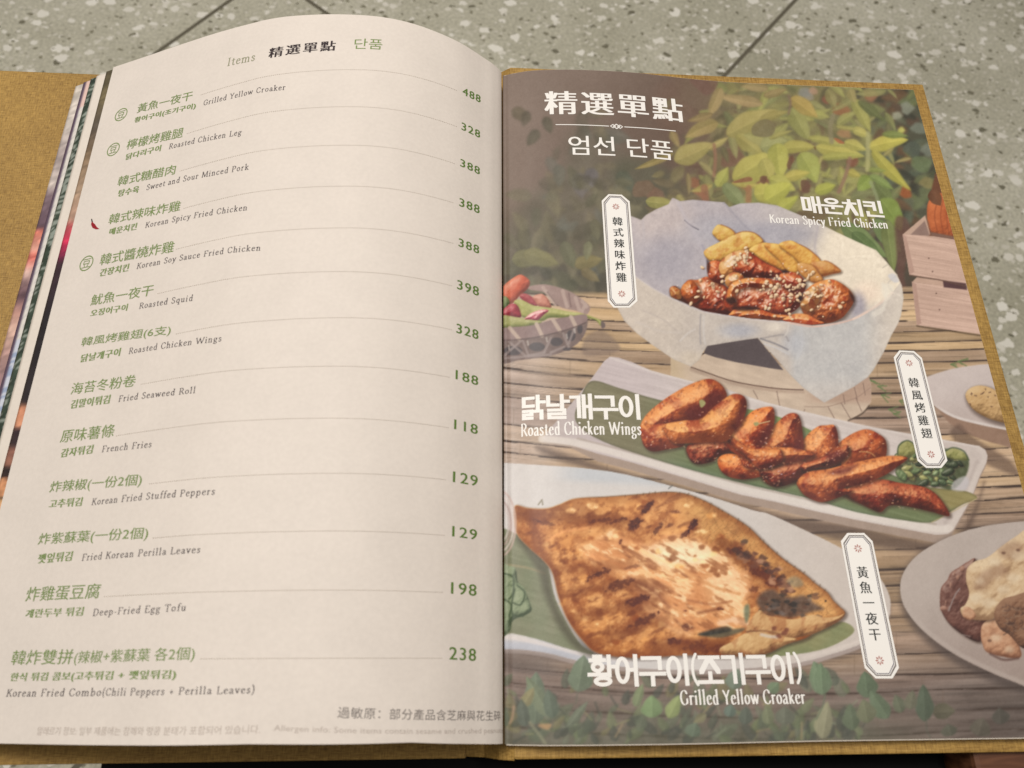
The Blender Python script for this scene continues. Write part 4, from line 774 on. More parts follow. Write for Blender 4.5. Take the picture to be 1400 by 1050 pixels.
    for k in range(60):
        t = R.rand(); q = (1012+t*70+R.normal(0, 6), 752+t*52+R.normal(0, 6)); r_ = R.uniform(1.2, 4.6); cc = [(70, 38, 32), (112, 62, 44), (150, 100, 68), (92, 50, 42), (196, 142, 104), (60, 40, 36)][R.randint(6)]
        flat([(q[0]+r_*1.5*math.cos(t2)*R.uniform(.6, 1.3), q[1]+r_*math.sin(t2)*R.uniform(.6, 1.3)) for t2 in np.linspace(0, 6, 8)], cc, soft=1.4, alpha=.7)
    flat(Hd([(265, 450), (310, 420), (360, 440), (370, 480), (310, 490)]), (150, 136, 108), soft=3, alpha=.7, var=16, vsc=3)
    for q in [(415, 570), (230, 660), (150, 635), (180, 625), (245, 668)]:
        p = Hd([q])[0]; flat([(p[0]+4*math.cos(t)*R.uniform(.6, 1.2), p[1]+3*math.sin(t)*R.uniform(.6, 1.2)) for t in np.linspace(0, 6, 8)], (128, 114, 108), soft=1.6, alpha=.5, var=22, vsc=2)
    lump(Hd([(40, 690), (90, 640), (130, 670), (220, 690), (320, 700), (430, 670), (520, 690), (600, 680), (640, 665), (590, 720), (450, 790), (330, 820), (200, 840), (80, 800), (0, 780)]), (110, 66, 32), (200, 146, 86), (226, 182, 118), rnd=14, hk=.6, rough=((7, 1.6), (2.5, .7)), seed=8, stain=(.1, .2, .25), stsc=9, zone=3)
    lump(Hd([(0, 790), (100, 785), (220, 810), (330, 830), (250, 870), (130, 925), (-10, 940), (-150, 930), (-170, 890), (-100, 850)]), (120, 76, 40), (206, 158, 96), (230, 190, 126), rnd=12, hk=.6, rough=((6, 1.5), (2.2, .6)), seed=9, stain=(.1, .2, .25), stsc=9, zone=3)
    stroke(Hd([(100, 800), (150, 812), (200, 815)]), (214, 206, 200), 2, 1.6, .7); stroke(Hd([(0, 780), (120, 775), (240, 800)]), (120, 74, 44), 1, 1.2, .6)
    for q in [(250, 790), (215, 810), (180, 760), (265, 770)]:
        p = Hd([q])[0]; flat([(p[0]+4*math.cos(t)*R.uniform(.6, 1.3), p[1]+3*math.sin(t)) for t in np.linspace(0, 6, 8)], (112, 52, 36), soft=1.6, alpha=.75)
    flat(Hd([(515, 575), (525, 578), (522, 586), (514, 584)]), (30, 24, 22), soft=.6)
    for pts, c in [([(1019, 830), (1024, 826), (1024, 840), (1021, 852), (1017, 842)], (104, 122, 96)), ([(958, 868), (975, 863), (1000, 861), (1018, 860), (1010, 866), (985, 871)], (84, 84, 66)), ([(955, 866), (990, 858), (1000, 862), (965, 870)], (44, 44, 40))]:
        flat([(a_+R.uniform(-1.5, 1.5), b_+R.uniform(-1.5, 1.5)) for a_, b_ in pts], c, soft=2.4, alpha=.8, var=16, vsc=4)
    stroke([(736, 690), (741, 683), (742, 690)], (128, 118, 92), .9, .8, .8, False); stroke([(914, 668), (919, 664)], (96, 96, 92), .8, .8, .8, False)
    # glass rim and cucumber at the gutter
    for r, c in [(20, (206, 176, 166)), (17, (226, 206, 198)), (14, (188, 158, 150)), (11, (214, 196, 190))]:
        stroke([(684+r*math.cos(t)*1.05, 716+r*2.2*math.sin(t)) for t in np.linspace(-1.5, 1.5, 16)], c, 1.4, 1.2, .75)
    lump(zz(680, 640, 3.75, [(-20, 500), (60, 500), (95, 520), (105, 580), (140, 620), (175, 720), (150, 750), (100, 770), (75, 790), (60, 840), (-20, 860)]), (66, 78, 56), (138, 152, 116), (168, 178, 142), rnd=12, hk=.6, rough=((6, 1.6), (3, .6)), seed=3, zone=3)
    K = lambda p: zz(680, 640, 3.75, p)
    for p in [K([(30, 540), (80, 560), (80, 640), (60, 670)]), K([(100, 600), (140, 640), (120, 700), (80, 690)]), K([(90, 620), (75, 690), (80, 750), (130, 760)]), K([(60, 790), (80, 760), (140, 750), (172, 720)]), K([(30, 670), (70, 700), (60, 760)])]: stroke(p, (70, 86, 60), 1.1, 1, .85)

def paint_corner_plate():
    R3 = np.random.RandomState(6)
    rimo = [(1231, 806), (1236, 782), (1257, 757), (1298, 734), (1344, 720), (1400, 713), (1512, 706), (1512, 980), (1440, 960), (1400, 938), (1354, 919), (1303, 893), (1262, 862), (1238, 832)]
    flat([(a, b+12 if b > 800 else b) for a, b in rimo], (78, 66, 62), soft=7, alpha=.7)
    sl, d = flat(rimo, (180, 164, 154), soft=1., zone=5); x, y = XX[sl], YY[sl]
    c = mixc((186, 172, 162), (166, 148, 138), sm(y+.3*(x-1240), 800, 960))+(fbm(x, y, 30, 2, 5)*8)[..., None]
    put(sl, sm(d, -.5, .5), c); put(sl, sm(d, 0, 2)*(1-sm(d, 4, 9))*sm(y, 815, 850)*.5, (192, 178, 168))
    sau = [(1334, 765), (1323, 768), (1312, 775), (1300, 783), (1295, 793), (1287, 803), (1285, 818), (1287, 835), (1300, 855), (1325, 873), (1342, 876), (1350, 850), (1330, 800)]
    lump(sau, (44, 24, 22), (98, 58, 48), (142, 98, 82), rnd=12, hk=.5, rough=((8, 1.4), (3, .5)), spec=.3, seed=4, zone=5, shadow=1.5)
    for q in [(1305, 785), (1316, 778), (1300, 800), (1293, 825), (1290, 832), (1310, 790)]:
        lump([(q[0]+5*math.cos(t)*(.6+.4*math.sin(q[0])), q[1]+4*math.sin(t)) for t in np.linspace(0, 6, 8)], (80, 50, 40), (158, 112, 92), (182, 140, 118), rnd=4, hk=.7, rough=((3, .6),), seed=int(q[0]))
    stroke([(1297, 835), (1305, 815), (1312, 805)], (168, 158, 156), .9, 1, .7); stroke([(1316, 868), (1326, 870)], (150, 136, 130), 1, 1, .6)
    kw = dict(rough=((14, 4.), (5, 1.2)), zone=5, hk=.7, crisp=.15)
    a3 = ((126, 88, 58), (204, 170, 126), (226, 200, 160)); b3 = ((120, 74, 50), (194, 142, 104), (216, 174, 136))
    lump([(1352, 893), (1343, 880), (1341, 866), (1344, 853), (1358, 846), (1380, 860), (1396, 890), (1390, 900)], *b3, rnd=14, seed=2, **kw)
    lump([(1325, 846), (1316, 842), (1313, 832), (1320, 826), (1325, 812), (1321, 795), (1322, 778), (1332, 768), (1350, 762), (1368, 748), (1388, 734), (1420, 716), (1512, 700), (1512, 850), (1420, 850), (1380, 840), (1350, 848)], *a3, rnd=24, seed=3, shadow=1.5, **kw)
    lump([(1318, 830), (1328, 832), (1334, 842), (1326, 848), (1316, 842)], *b3, rnd=5, seed=5, **kw)
    for pts in [[(1332, 805), (1337, 788), (1350, 778), (1370, 772), (1378, 784), (1360, 792), (1345, 806)], [(1365, 752), (1385, 740), (1400, 748), (1390, 764), (1372, 762)]]: flat(pts, (150, 112, 86), soft=5, alpha=.5, var=16, vsc=5, pad=8)
    lump([(1359, 839), (1370, 820), (1388, 814), (1420, 805), (1512, 790), (1512, 890), (1420, 884), (1398, 886), (1380, 868), (1366, 858)], (58, 36, 28), (128, 88, 62), (158, 118, 88), rnd=18, seed=6, rough=((7, 2.), (3, 1.)), zone=5, hk=.6)
    for px, py, r_ in [(1335, 818, 9), (1352, 824, 10), (1372, 806, 9), (1360, 768, 8), (1392, 760, 10), (1340, 795, 6), (1385, 790, 9), (1362, 872, 7), (1380, 888, 6)]:
        flat([(px+r_*math.cos(t), py+r_*.7*math.sin(t)) for t in np.linspace(0, 6, 9)], (224, 204, 172), soft=4, alpha=.5, var=12, vsc=5, pad=7)
    for k in range(30):
        px, py = 1372+26*R3.rand()+R3.rand()*3, 826+R3.rand()*40; t = R3.uniform(0, 3); stroke([(px, py), (px+5*math.cos(t), py+3*math.sin(t)), (px+8*math.cos(t+.6), py+5*math.sin(t+.6))], [(74, 52, 44), (150, 120, 96), (96, 70, 58)][k % 3], .8, .9, .6)
    for q in [(1353, 876), (1372, 756), (1392, 752)]: flat([(q[0]+3*math.cos(t), q[1]+2*math.sin(t)) for t in np.linspace(0, 6, 7)], (100, 66, 50), soft=1.2, alpha=.7)
    stroke([(1354, 894), (1372, 902), (1392, 900)], (90, 60, 52), 1.6, 1.6, .7)

def paint_foreground():
    R = np.random.RandomState(41)
    x, y = XX, YY
    put(FULL, sm(y+fbm(x, y, 40, 2, 3)*50, 945, 1010)*(1-sm(x, 1130, 1330))*.75, np.array((98, 100, 82))+(fbm(x, y, 14, 3, 2)*40)[..., None])
    put(FULL, (1-sm(np.abs(y-(905+(x-690)*.1)), 5, 24))*(1-sm(x, 730, 800))*.6, (104, 92, 86))
    for i in range(240):
        cx = R.uniform(680, 1180); cy = R.uniform(935, 1020)
        if cy < 975-20*math.sin(cx*.021) and R.rand() < .75: continue
        if 700 < cx < 760 and cy < 950: continue
        a = R.uniform(-2.6, -.4); L = R.uniform(14, 36)
        c = [(92, 100, 84), (106, 116, 92), (112, 124, 88), (84, 88, 78), (120, 126, 104), (134, 128, 88), (78, 84, 74), (128, 140, 100)][R.randint(8)]
        leaf((cx, cy), (cx+L*math.cos(a), cy+L*math.sin(a)), L*R.uniform(.3, .6), c, soft=1.8, alpha=.7, rib=False, seed=i)
    for i in range(40):
        cx = R.uniform(690, 1180); cy = R.uniform(955, 1015); a = R.uniform(0, 3.1); L = R.uniform(8, 22)
        stroke([(cx, cy), (cx+L*math.cos(a), cy-L*math.sin(a))], [(150, 150, 100), (176, 150, 110), (70, 74, 66), (140, 150, 120)][R.randint(4)], R.uniform(.7, 1.8), 1.4, .55)
    Q = lambda p: zz(680, 870, 5.833, p); T = lambda p: zz(900, 870, 5.833, p); S = lambda p: zz(1120, 870, 5., p)
    for f, a, b, w, c in [(Q, (300, 700), (310, 285), 190, (100, 112, 92)), (Q, (420, 640), (230, 320), 110, (110, 120, 94)), (Q, (200, 560), (290, 410), 80, (132, 126, 88)), (Q, (440, 650), (400, 420), 110, (88, 100, 84)), (Q, (220, 720), (190, 500), 90, (86, 94, 82)), (Q, (640, 440), (690, 150), 180, (106, 118, 96)), (Q, (560, 720), (720, 520), 60, (104, 112, 92)),
                          (Q, (1230, 650), (1230, 470), 150, (116, 140, 92)), (Q, (1100, 560), (1160, 380), 70, (118, 130, 92)), (Q, (60, 720), (60, 570), 70, (96, 104, 82)), (T, (80, 650), (170, 470), 100, (136, 150, 90)), (T, (1320, 460), (1240, 200), 160, (104, 122, 92)), (T, (1300, 800), (1350, 520), 120, (140, 138, 104)), (T, (690, 700), (700, 560), 100, (84, 92, 80)),
                          (T, (590, 420), (640, 260), 130, (112, 124, 106)), (T, (880, 440), (960, 370), 90, (104, 122, 92)), (T, (1000, 700), (1010, 560), 150, (98, 102, 86)), (T, (380, 620), (280, 690), 60, (120, 116, 84)), (T, (270, 800), (300, 690), 120, (94, 108, 88)), (T, (880, 700), (860, 560), 90, (112, 118, 88)), (T, (560, 640), (580, 540), 90, (96, 112, 100)),
                          (S, (20, 400), (10, 180), 110, (104, 122, 92)), (S, (20, 700), (60, 470), 110, (136, 134, 104)), (S, (330, 420), (310, 240), 150, (88, 104, 78)), (S, (470, 560), (350, 370), 130, (90, 106, 80)), (S, (230, 640), (210, 460), 120, (88, 100, 76)), (S, (330, 590), (300, 430), 140, (104, 108, 80)), (S, (560, 520), (520, 400), 90, (92, 98, 76)), (S, (720, 580), (710, 330), 130, (74, 86, 68)),
                          (S, (620, 500), (640, 370), 90, (98, 98, 78)), (S, (780, 520), (930, 510), 120, (84, 80, 62)), (S, (900, 680), (880, 600), 120, (80, 80, 66)), (S, (1240, 600), (1230, 490), 130, (72, 68, 60)), (S, (1080, 680), (1120, 560), 160, (84, 78, 66))]:
        p, q = f([a, b]); c = np.array(c)*1.08+6; leaf(p, q, w/5.5+1.6, c*1.2+8, c*1.12, soft=1.2, alpha=.6, seed=a[0], var=5, rib=False); leaf(p, q, w/5.5, c, c*.9, soft=1.4, alpha=.95, seed=a[0], var=7)
    for p in [Q([(330, 720), (400, 745), (430, 700), (340, 700)])]: flat(p, (196, 152, 104), soft=1.6, alpha=.8)
    stroke(Q([(260, 690), (330, 780), (380, 850)]), (150, 150, 118), 2.2, 1.6, .7); stroke(Q([(640, 440), (625, 540)]), (108, 108, 92), 1, 1, .7); stroke(Q([(130, 560), (120, 640), (100, 690)]), (206, 160, 128), 1.6, 1.4, .6)
    stroke(T([(1330, 460), (1310, 560), (1260, 660)]), (104, 116, 92), 1.4, 1.2, .7); stroke(S([(735, 560), (735, 640), (760, 690)]), (90, 92, 78), 1, 1, .7)

def soften_foreground():
    sl = win(676, 880, 1420, 1029); keep = INK[sl].copy(); blur(sl, 1); x, y = XX[sl], YY[sl]
    b = sm(y, 925, 955)*.5; INK[sl] = keep*(1-b[..., None])+INK[sl]*b[..., None]
    put(sl, sm(y, 915, 960)*.10, (140, 134, 118))

def paint_all():
    paint_backdrop(); paint_crate_back = paint_mat(); paint_crate(); paint_basket(); paint_side_dish(); paint_bowl(); paint_wings_plate(); paint_fish_plate(); paint_corner_plate(); paint_foreground(); soften_foreground()
    n = np.random.RandomState(2).normal(0, 1, (PH, PW)).astype(np.float32)
    INK[:] = INK+(n*2.2)[..., None]+(fbm(XX, YY, 5, 2, 7)*5)[..., None]
    lum = INK@np.array((.3, .6, .1), np.float32)
    INK[:] = lum[..., None]+(INK-lum[..., None])*np.array((.93, .9, .86), np.float32)
    np.clip(INK, 4, 250, out=INK)
# ------------------------------------------------------------------ the shape of the open menu
H_PAGE = .297
PROF = np.array([(-.2150, -.0172), (-.1886, -.0063), (-.1700, .0014), (-.1499, .00985), (-.1308, .01754), (-.1161, .02277), (-.1048, .02635), (-.0854, .02950), (-.0690, .03042), (-.0561, .02995), (-.0432, .02749),
                 (-.0301, .02253), (-.0200, .01722), (-.0096, .00953), (-.0038, .00480), (-.0006, .00100), (.0006, -.0012), (.0035, -.0006), (.0120, .0018), (.0293, .0038), (.0450, .0042), (.0667, .0037), (.0900, .0016), (.1100, .0003), (.1400, 0), (.2150, 0)])
def _smooth_profile():
    p = PROF; xs = np.linspace(p[0, 0], p[-1, 0], 1721); m = np.gradient(p[:, 1], p[:, 0])
    i = np.clip(np.searchsorted(p[:, 0], xs)-1, 0, len(p)-2); h = p[i+1, 0]-p[i, 0]; t = (xs-p[i, 0])/h
    z = (2*t**3-3*t**2+1)*p[i, 1]+(t**3-2*t**2+t)*h*m[i]+(-2*t**3+3*t**2)*p[i+1, 1]+(t**3-t**2)*h*m[i+1]
    return xs, z
PX, PZ = _smooth_profile()
PS = np.concatenate([[0], np.cumsum(np.hypot(np.diff(PX), np.diff(PZ)))]); PS = PS-np.interp(0, PX, PS)
PG = np.gradient(PZ, PX)
def zprof(x): return np.interp(x, PX, PZ)
def page_pt(s, y, off=0.):
    """arc length across the spread, height up the page -> the point on the paper, lifted by off along its normal"""
    x = np.interp(s, PS, PX); z = np.interp(x, PX, PZ); g = np.interp(x, PX, PG); k = 1/np.sqrt(1+g*g)
    return np.stack([x-g*k*off, np.broadcast_to(y, x.shape), z+k*off], -1)
def on_page(u, v):
    """where the point traced at (u, v) on the reference lies on the paper: (arc length, height)"""
    d = np.array([(u-700)/F_PX, (v-525)/F_PX, 1.])@R_CAM
    k = np.linspace(.15, .55, 4001); P = C_CAM+k[:, None]*d
    q = P[:, 2]-np.interp(P[:, 0], PX, PZ)
    i = np.where((q[:-1] > 0) & (q[1:] <= 0))[0]
    i = i[0] if len(i) else len(k)-2
    t = q[i]/(q[i]-q[i+1]+1e-12); p = P[i]*(1-t)+P[i+1]*t
    return np.array([np.interp(p[0], PX, PS), p[1]])
T_CAM = -R_CAM@C_CAM
def trace(P):
    q = P@R_CAM.T+T_CAM; return 700+F_PX*q[..., 0]/q[..., 2], 525+F_PX*q[..., 1]/q[..., 2]

# ------------------------------------------------------------------ materials of the menu
def paper_material(name, base, rough=.58, attr=False, spec=.3, tex=.05):
    m = mat(name, base, rough, spec); b = m.node_tree.nodes['Principled BSDF']
    tc = N(m, 'ShaderNodeTexCoord'); n1 = N(m, 'ShaderNodeTexNoise', Scale=650., Detail=3.); L(m, tc.outputs['Object'], n1.inputs['Vector'])
    n2 = N(m, 'ShaderNodeTexNoise', Scale=55., Detail=4.); L(m, tc.outputs['Object'], n2.inputs['Vector'])
    a = N(m, 'ShaderNodeMath', operation='ADD'); L(m, n1.outputs['Fac'], a.inputs[0]); L(m, n2.outputs['Fac'], a.inputs[1])
    r = N(m, 'ShaderNodeMapRange'); r.inputs[1].default_value = .6; r.inputs[2].default_value = 1.4; r.inputs[3].default_value = 1-tex; r.inputs[4].default_value = 1+tex; L(m, a.outputs[0], r.inputs[0])
    mu = N(m, 'ShaderNodeMixRGB', blend_type='MULTIPLY'); mu.inputs[0].default_value = 1; mu.inputs[1].default_value = (*base, 1)
    if attr:
        at = N(m, 'ShaderNodeVertexColor'); at.layer_name = 'print'; L(m, at.outputs[0], mu.inputs[1])
    L(m, r.outputs[0], mu.inputs[2]); L(m, mu.outputs[0], b.inputs['Base Color'])
    bp = N(m, 'ShaderNodeBump', Strength=.06, Distance=.0004); L(m, n1.outputs['Fac'], bp.inputs['Height']); L(m, bp.outputs[0], b.inputs['Normal'])
    return m
PAPER = np.array(lin((224, 214, 204)))
M_paper = paper_material('cream_paper', PAPER)
M_edge = mat('page_edges', lin((214, 204, 190)), .7, .2)
M_print = paper_material('printed_sheet', PAPER, .5, attr=True)
M_photo = paper_material('photo_print', (.5, .5, .5), .42, attr=True, spec=.3, tex=.02)
M_green = mat('green_ink', lin((126, 146, 90)), .6, .2)
M_leafgreen = mat('price_ink', lin((96, 124, 58)), .6, .2)
M_dark = mat('dark_ink', lin((72, 64, 68)), .6, .2)
M_black_ink = mat('black_ink', lin((58, 48, 50)), .6, .2)
M_olive = mat('olive_ink', lin((148, 148, 120)), .6, .2)
M_grey = mat('grey_ink', lin((122, 114, 110)), .6, .2)
M_pale = mat('pale_grey_ink', lin((188, 176, 166)), .6, .2)
M_rule = mat('dotted_rule_ink', lin((176, 164, 150)), .6, .2)
M_red = mat('chilli_ink', lin((150, 34, 44)), .5, .2)
M_white = mat('white_print', lin((242, 238, 232)), .42, .3)
M_navy = mat('label_border_ink', lin((86, 80, 98)), .5, .2)
M_rose = mat('rosette_ink', lin((186, 136, 128)), .5, .2)
M_tagtext = mat('label_text_ink', lin((54, 56, 54)), .5, .2)
def gold_material():
    m = mat('gold_linen', lin((165, 128, 62)), .55, .35); b = m.node_tree.nodes['Principled BSDF']
    tc = N(m, 'ShaderNodeTexCoord'); hs = []
    for sc in ((260, 2600, 900), (2600, 260, 900)):
        mp = N(m, 'ShaderNodeMapping'); mp.inputs['Scale'].default_value = sc; L(m, tc.outputs['Object'], mp.inputs[0])
        n = N(m, 'ShaderNodeTexNoise', Scale=1., Detail=2.); L(m, mp.outputs[0], n.inputs['Vector']); hs.append(n.outputs['Fac'])
    n3 = N(m, 'ShaderNodeTexNoise', Scale=26., Detail=4.); L(m, tc.outputs['Object'], n3.inputs['Vector'])
    a = N(m, 'ShaderNodeMath', operation='ADD'); L(m, hs[0], a.inputs[0]); L(m, hs[1], a.inputs[1])
    a2 = N(m, 'ShaderNodeMath', operation='MULTIPLY_ADD'); a2.inputs[1].default_value = .45; L(m, n3.outputs['Fac'], a2.inputs[0]); L(m, a.outputs[0], a2.inputs[2])
    r = N(m, 'ShaderNodeValToRGB'); r.color_ramp.elements[0].position = .5; r.color_ramp.elements[0].color = (*lin((122, 90, 38)), 1); r.color_ramp.elements[1].position = .95; r.color_ramp.elements[1].color = (*lin((192, 154, 82)), 1)
    sc = N(m, 'ShaderNodeMath', operation='MULTIPLY'); sc.inputs[1].default_value = .58; L(m, a2.outputs[0], sc.inputs[0]); L(m, sc.outputs[0], r.inputs[0])
    L(m, r.outputs[0], b.inputs['Base Color'])
    bp = N(m, 'ShaderNodeBump', Strength=.35, Distance=.0004); L(m, a.outputs[0], bp.inputs['Height']); L(m, bp.outputs[0], b.inputs['Normal'])
    return m
M_gold = gold_material()

# ------------------------------------------------------------------ menu: cover, pages under the open spread
menu = tag(empty('menu_book', (0, 0, 0)), label='open restaurant menu with gold linen cover lying on a black seat', category='menu')
tag(box_obj('cover_board', (.004, -.0052, -.0090), (.2205, .3062, -.0050), M_gold, menu, bevel=.0008), label='narrow gold linen edge showing round the photo page')
tag(box_obj('cover_board', (-.2600, -.0062, -.0235), (-.0125, .3056, -.0200), M_gold, menu, bevel=.0008), label='broad gold linen board under the price list page')
sp = [(-.0126, -.0226), (-.0126, -.0200), (-.0060, -.0165), (-.0010, -.0090), (.0041, -.0054), (.0041, -.0088), (.0018, -.0122), (-.0034, -.0196)]
vs = [(x, y, z) for y in (-.0055, .3058) for x, z in sp]
mesh_obj('spine', vs, [tuple(range(7, -1, -1)), tuple(range(8, 16))]+[(i, (i+1) % 8, 8+(i+1) % 8, 8+i) for i in range(8)], M_gold, menu)
# block of later pages under the photo page
ys = np.array([-.0004, .2974]); xs = np.linspace(.0012, .2106, 60)
v = []; f = []
for y in ys:
    for x in xs: v.append((x, y, zprof(x)-.00035))
for y in ys:
    for x in xs: v.append((x, y, -.0049))
n = len(xs)
for i in range(n-1):
    f += [(i, i+1, n+i+1, n+i), (2*n+i, 3*n+i, 3*n+i+1, 2*n+i+1), (i, 2*n+i, 2*n+i+1, i+1), (n+i, n+i+1, 3*n+i+1, 3*n+i)]
f += [(n-1, 3*n-1, 4*n-1, 2*n-1), (0, n, 3*n, 2*n)]
mesh_obj('page_block', v, f, M_edge, menu)
# earlier sheets fanned out under the price list
rs = np.random.RandomState(4)
def strip_colour(kind, y, u):
    """print along the outer margin of an underlying sheet (y up the page, u 0..1 in from its edge)"""
    if kind == 'photo':
        keys = [(.30, (84, 76, 58)), (.278, (116, 104, 76)), (.262, (92, 82, 72)), (.245, (138, 116, 92)), (.225, (172, 146, 122)), (.210, (186, 150, 130)), (.206, (198, 92, 96)), (.198, (206, 52, 88)), (.191, (120, 40, 70)), (.187, (64, 44, 52)), (.16, (40, 36, 40)), (.124, (46, 40, 42)), (.121, (204, 140, 108)), (.114, (214, 150, 116)), (.112, (58, 44, 48)), (.106, (60, 48, 50)), (.104, (142, 98, 84)), (.098, (150, 104, 86)), (.0965, (50, 40, 40)), (.093, (56, 42, 40)), (.092, (196, 138, 100)), (.086, (206, 148, 106)), (.0855, (66, 48, 40)), (.0845, (204, 158, 110)), (.076, (220, 176, 124)), (.075, (50, 38, 34)), (.0735, (216, 172, 118)), (.066, (212, 160, 106)), (.065, (46, 34, 34)), (.063, (206, 150, 100)), (.055, (190, 130, 92)), (.05, (70, 40, 46)), (.0, (60, 40, 44))]
    elif kind == 'leaves':
        a = vnoise(np.array([y*420.]), np.array([u*3+y*90.]), 2)[0]; b = vnoise(np.array([y*1500.]), np.array([u*5.]), 3)[0]
        c = np.array((40, 52, 44))*(1-a)+np.array((74, 88, 74))*a
        return c if b < (.56 if .2 < y < .275 else .72) else c*.35+np.array((190, 196, 186))*.65
    elif kind == 'pale' and u < .13: return np.array((96, 80, 100))
    elif kind == 'pale':
        return np.array((228, 196, 186)) if y > .279 else (np.array((206, 202, 198)) if abs((y*230+u*2.2) % 1-.5) < .07 or abs((y*230-u*2.2) % 1-.5) < .07 else np.array((226, 220, 212))) if y > .155 else (np.array((158, 172, 198)) if vnoise(np.array([y*1900.]), np.array([u*2.]), 3)[0] > .55 else np.array((206, 210, 222)))
    elif kind == 'scene':
        keys = [(.30, (214, 204, 192)), (.27, (206, 196, 188)), (.25, (176, 162, 160)), (.235, (206, 194, 186)), (.228, (128, 108, 116)), (.212, (98, 78, 90)), (.209, (222, 130, 112)), (.200, (226, 168, 150)), (.196, (214, 112, 100)), (.188, (232, 196, 184)), (.183, (150, 120, 120)), (.176, (92, 70, 78)), (.168, (196, 150, 138)), (.16, (216, 180, 164)), (.15, (186, 150, 142)), (.13, (140, 112, 116)), (.0, (120, 100, 104))]
    else: return np.array((229, 219, 207))
    yy = [k[0] for k in keys][::-1]; cc = np.array([k[1] for k in keys])[::-1]
    g = vnoise(np.array([y*700.]), np.array([u*4.+y*60]), 5)[0]-.5
    return np.clip(np.array([np.interp(y+.002*(u-.5), yy, cc[:, i]) for i in range(3)])*(1+.30*g), 0, 250)
for k, (edge, kind, strip) in enumerate(((-.1927, 'photo', .010), (-.1986, 'plain', 0), (-.2023, 'leaves', .010), (-.2068, 'pale', .012), (-.2118, 'scene', .012))):
    xs = np.concatenate([np.linspace(edge, edge+.014, 12), np.linspace(edge+.02, -.0045-.0004*k, 70)]); ys = np.linspace(.0068, .2962-.0002*k, 240)
    X, Y = np.meshgrid(xs, ys); Z = zprof(X)-.00045*(k+1)
    v = np.stack([X, Y, Z], -1).reshape(-1, 3); nx, ny = len(xs), len(ys)
    i = (np.arange(ny-1)[:, None]*nx+np.arange(nx-1)).ravel(); f = np.stack([i, i+1, i+nx+1, i+nx], -1)
    c = np.tile(np.array((229, 219, 207.)), (len(v), 1))
    if strip:
        for j, p in enumerate(v):
            u = (p[0]-edge)/strip
            if u <= 1.2: c[j] = strip_colour(kind, p[1], min(u, 1))
    s_ = mesh_obj('sheet', v, f, [M_print, M_edge], menu, smooth=True, col=lin(c))
    so = s_.modifiers.new('thickness', 'SOLIDIFY'); so.thickness = .0002; so.offset = -1; so.material_offset_rim = 1

# ------------------------------------------------------------------ the two open pages
s0, s1 = np.interp(-.1886, PX, PS), np.interp(-.0002, PX, PS)
ss = np.linspace(s0, s1, 240); ys = np.linspace(0, 1, 60)
S_, U_ = np.meshgrid(ss, ys); X_ = np.interp(S_, PS, PX)
ylo = np.interp(X_, [-.19, -.13, -.077, -.03, 0], [.0024, .0031, .0038, .0030, .0003]); v = page_pt(S_, ylo+(H_PAGE-ylo)*U_).reshape(-1, 3)
nx, ny = len(ss), len(ys); i = (np.arange(ny-1)[:, None]*nx+np.arange(nx-1)).ravel()
list_page = mesh_obj('page', v, np.stack([i, i+1, i+nx+1, i+nx], -1), [M_paper, M_edge], menu, smooth=True)
so = list_page.modifiers.new('thickness', 'SOLIDIFY'); so.thickness = .0002; so.offset = -1; so.material_offset_rim = 1; list_page.modifiers.new('crisp_rim', 'EDGE_SPLIT').split_angle = math.radians(35)
tag(list_page, label='cream page listing dishes and prices in green, bulging up')

paint_all()
s0, s1 = np.interp(.0006, PX, PS), np.interp(.2103, PX, PS)
STEP = .00036
ss = np.linspace(s0, s1, int((s1-s0)/STEP)); ys = np.linspace(0, H_PAGE, int(H_PAGE/STEP))
S_, Y_ = np.meshgrid(ss, ys); v = page_pt(S_, Y_)
tu, tv = trace(v); fx = np.clip(tu-PX0-.5, 0, PW-1.001); fy = np.clip(tv-PY0-.5, 0, PH-1.001); ix = fx.astype(int); iy = fy.astype(int); fx = (fx-ix)[..., None]; fy = (fy-iy)[..., None]
ink = (INK[iy, ix]*(1-fx)+INK[iy, ix+1]*fx)*(1-fy)+(INK[iy+1, ix]*(1-fx)+INK[iy+1, ix+1]*fx)*fy
zone = ZONE[iy, ix]
ink = lin(ink)*PRINT_GAIN
v = v.reshape(-1, 3); ink = ink.reshape(-1, 3); nx, ny = len(ss), len(ys); i = (np.arange(ny-1)[:, None]*nx+np.arange(nx-1)); quads = np.stack([i, i+1, i+nx+1, i+nx], -1).reshape(-1, 4); qz = zone[:-1, :-1].ravel()
def sheet_part(name, sel, parent):
    q = quads[sel]; used, inv = np.unique(q, return_inverse=True); q = inv.reshape(-1, 4)
    me = bpy.data.meshes.new(name); me.vertices.add(len(used)); me.vertices.foreach_set('co', v[used].astype(np.float32).ravel())
    me.loops.add(q.size); me.loops.foreach_set('vertex_index', q.astype(np.int32).ravel())
    me.polygons.add(len(q)); me.polygons.foreach_set('loop_start', np.arange(0, q.size, 4, dtype=np.int32)); me.polygons.foreach_set('loop_total', np.full(len(q), 4, np.int32))
    a = me.color_attributes.new('print', 'FLOAT_COLOR', 'POINT'); a.data.foreach_set('color', np.concatenate([ink[used], np.ones((len(used), 1))], 1).astype(np.float32).ravel())
    me.materials.append(M_photo); me.update(calc_edges=True); me.validate()
    o = bpy.data.objects.new(name, me); COL.objects.link(o); o.parent = parent; return o
photo_page = tag(sheet_part('page', qz == 0, menu), label='full page printed photograph of dishes on a bamboo mat')
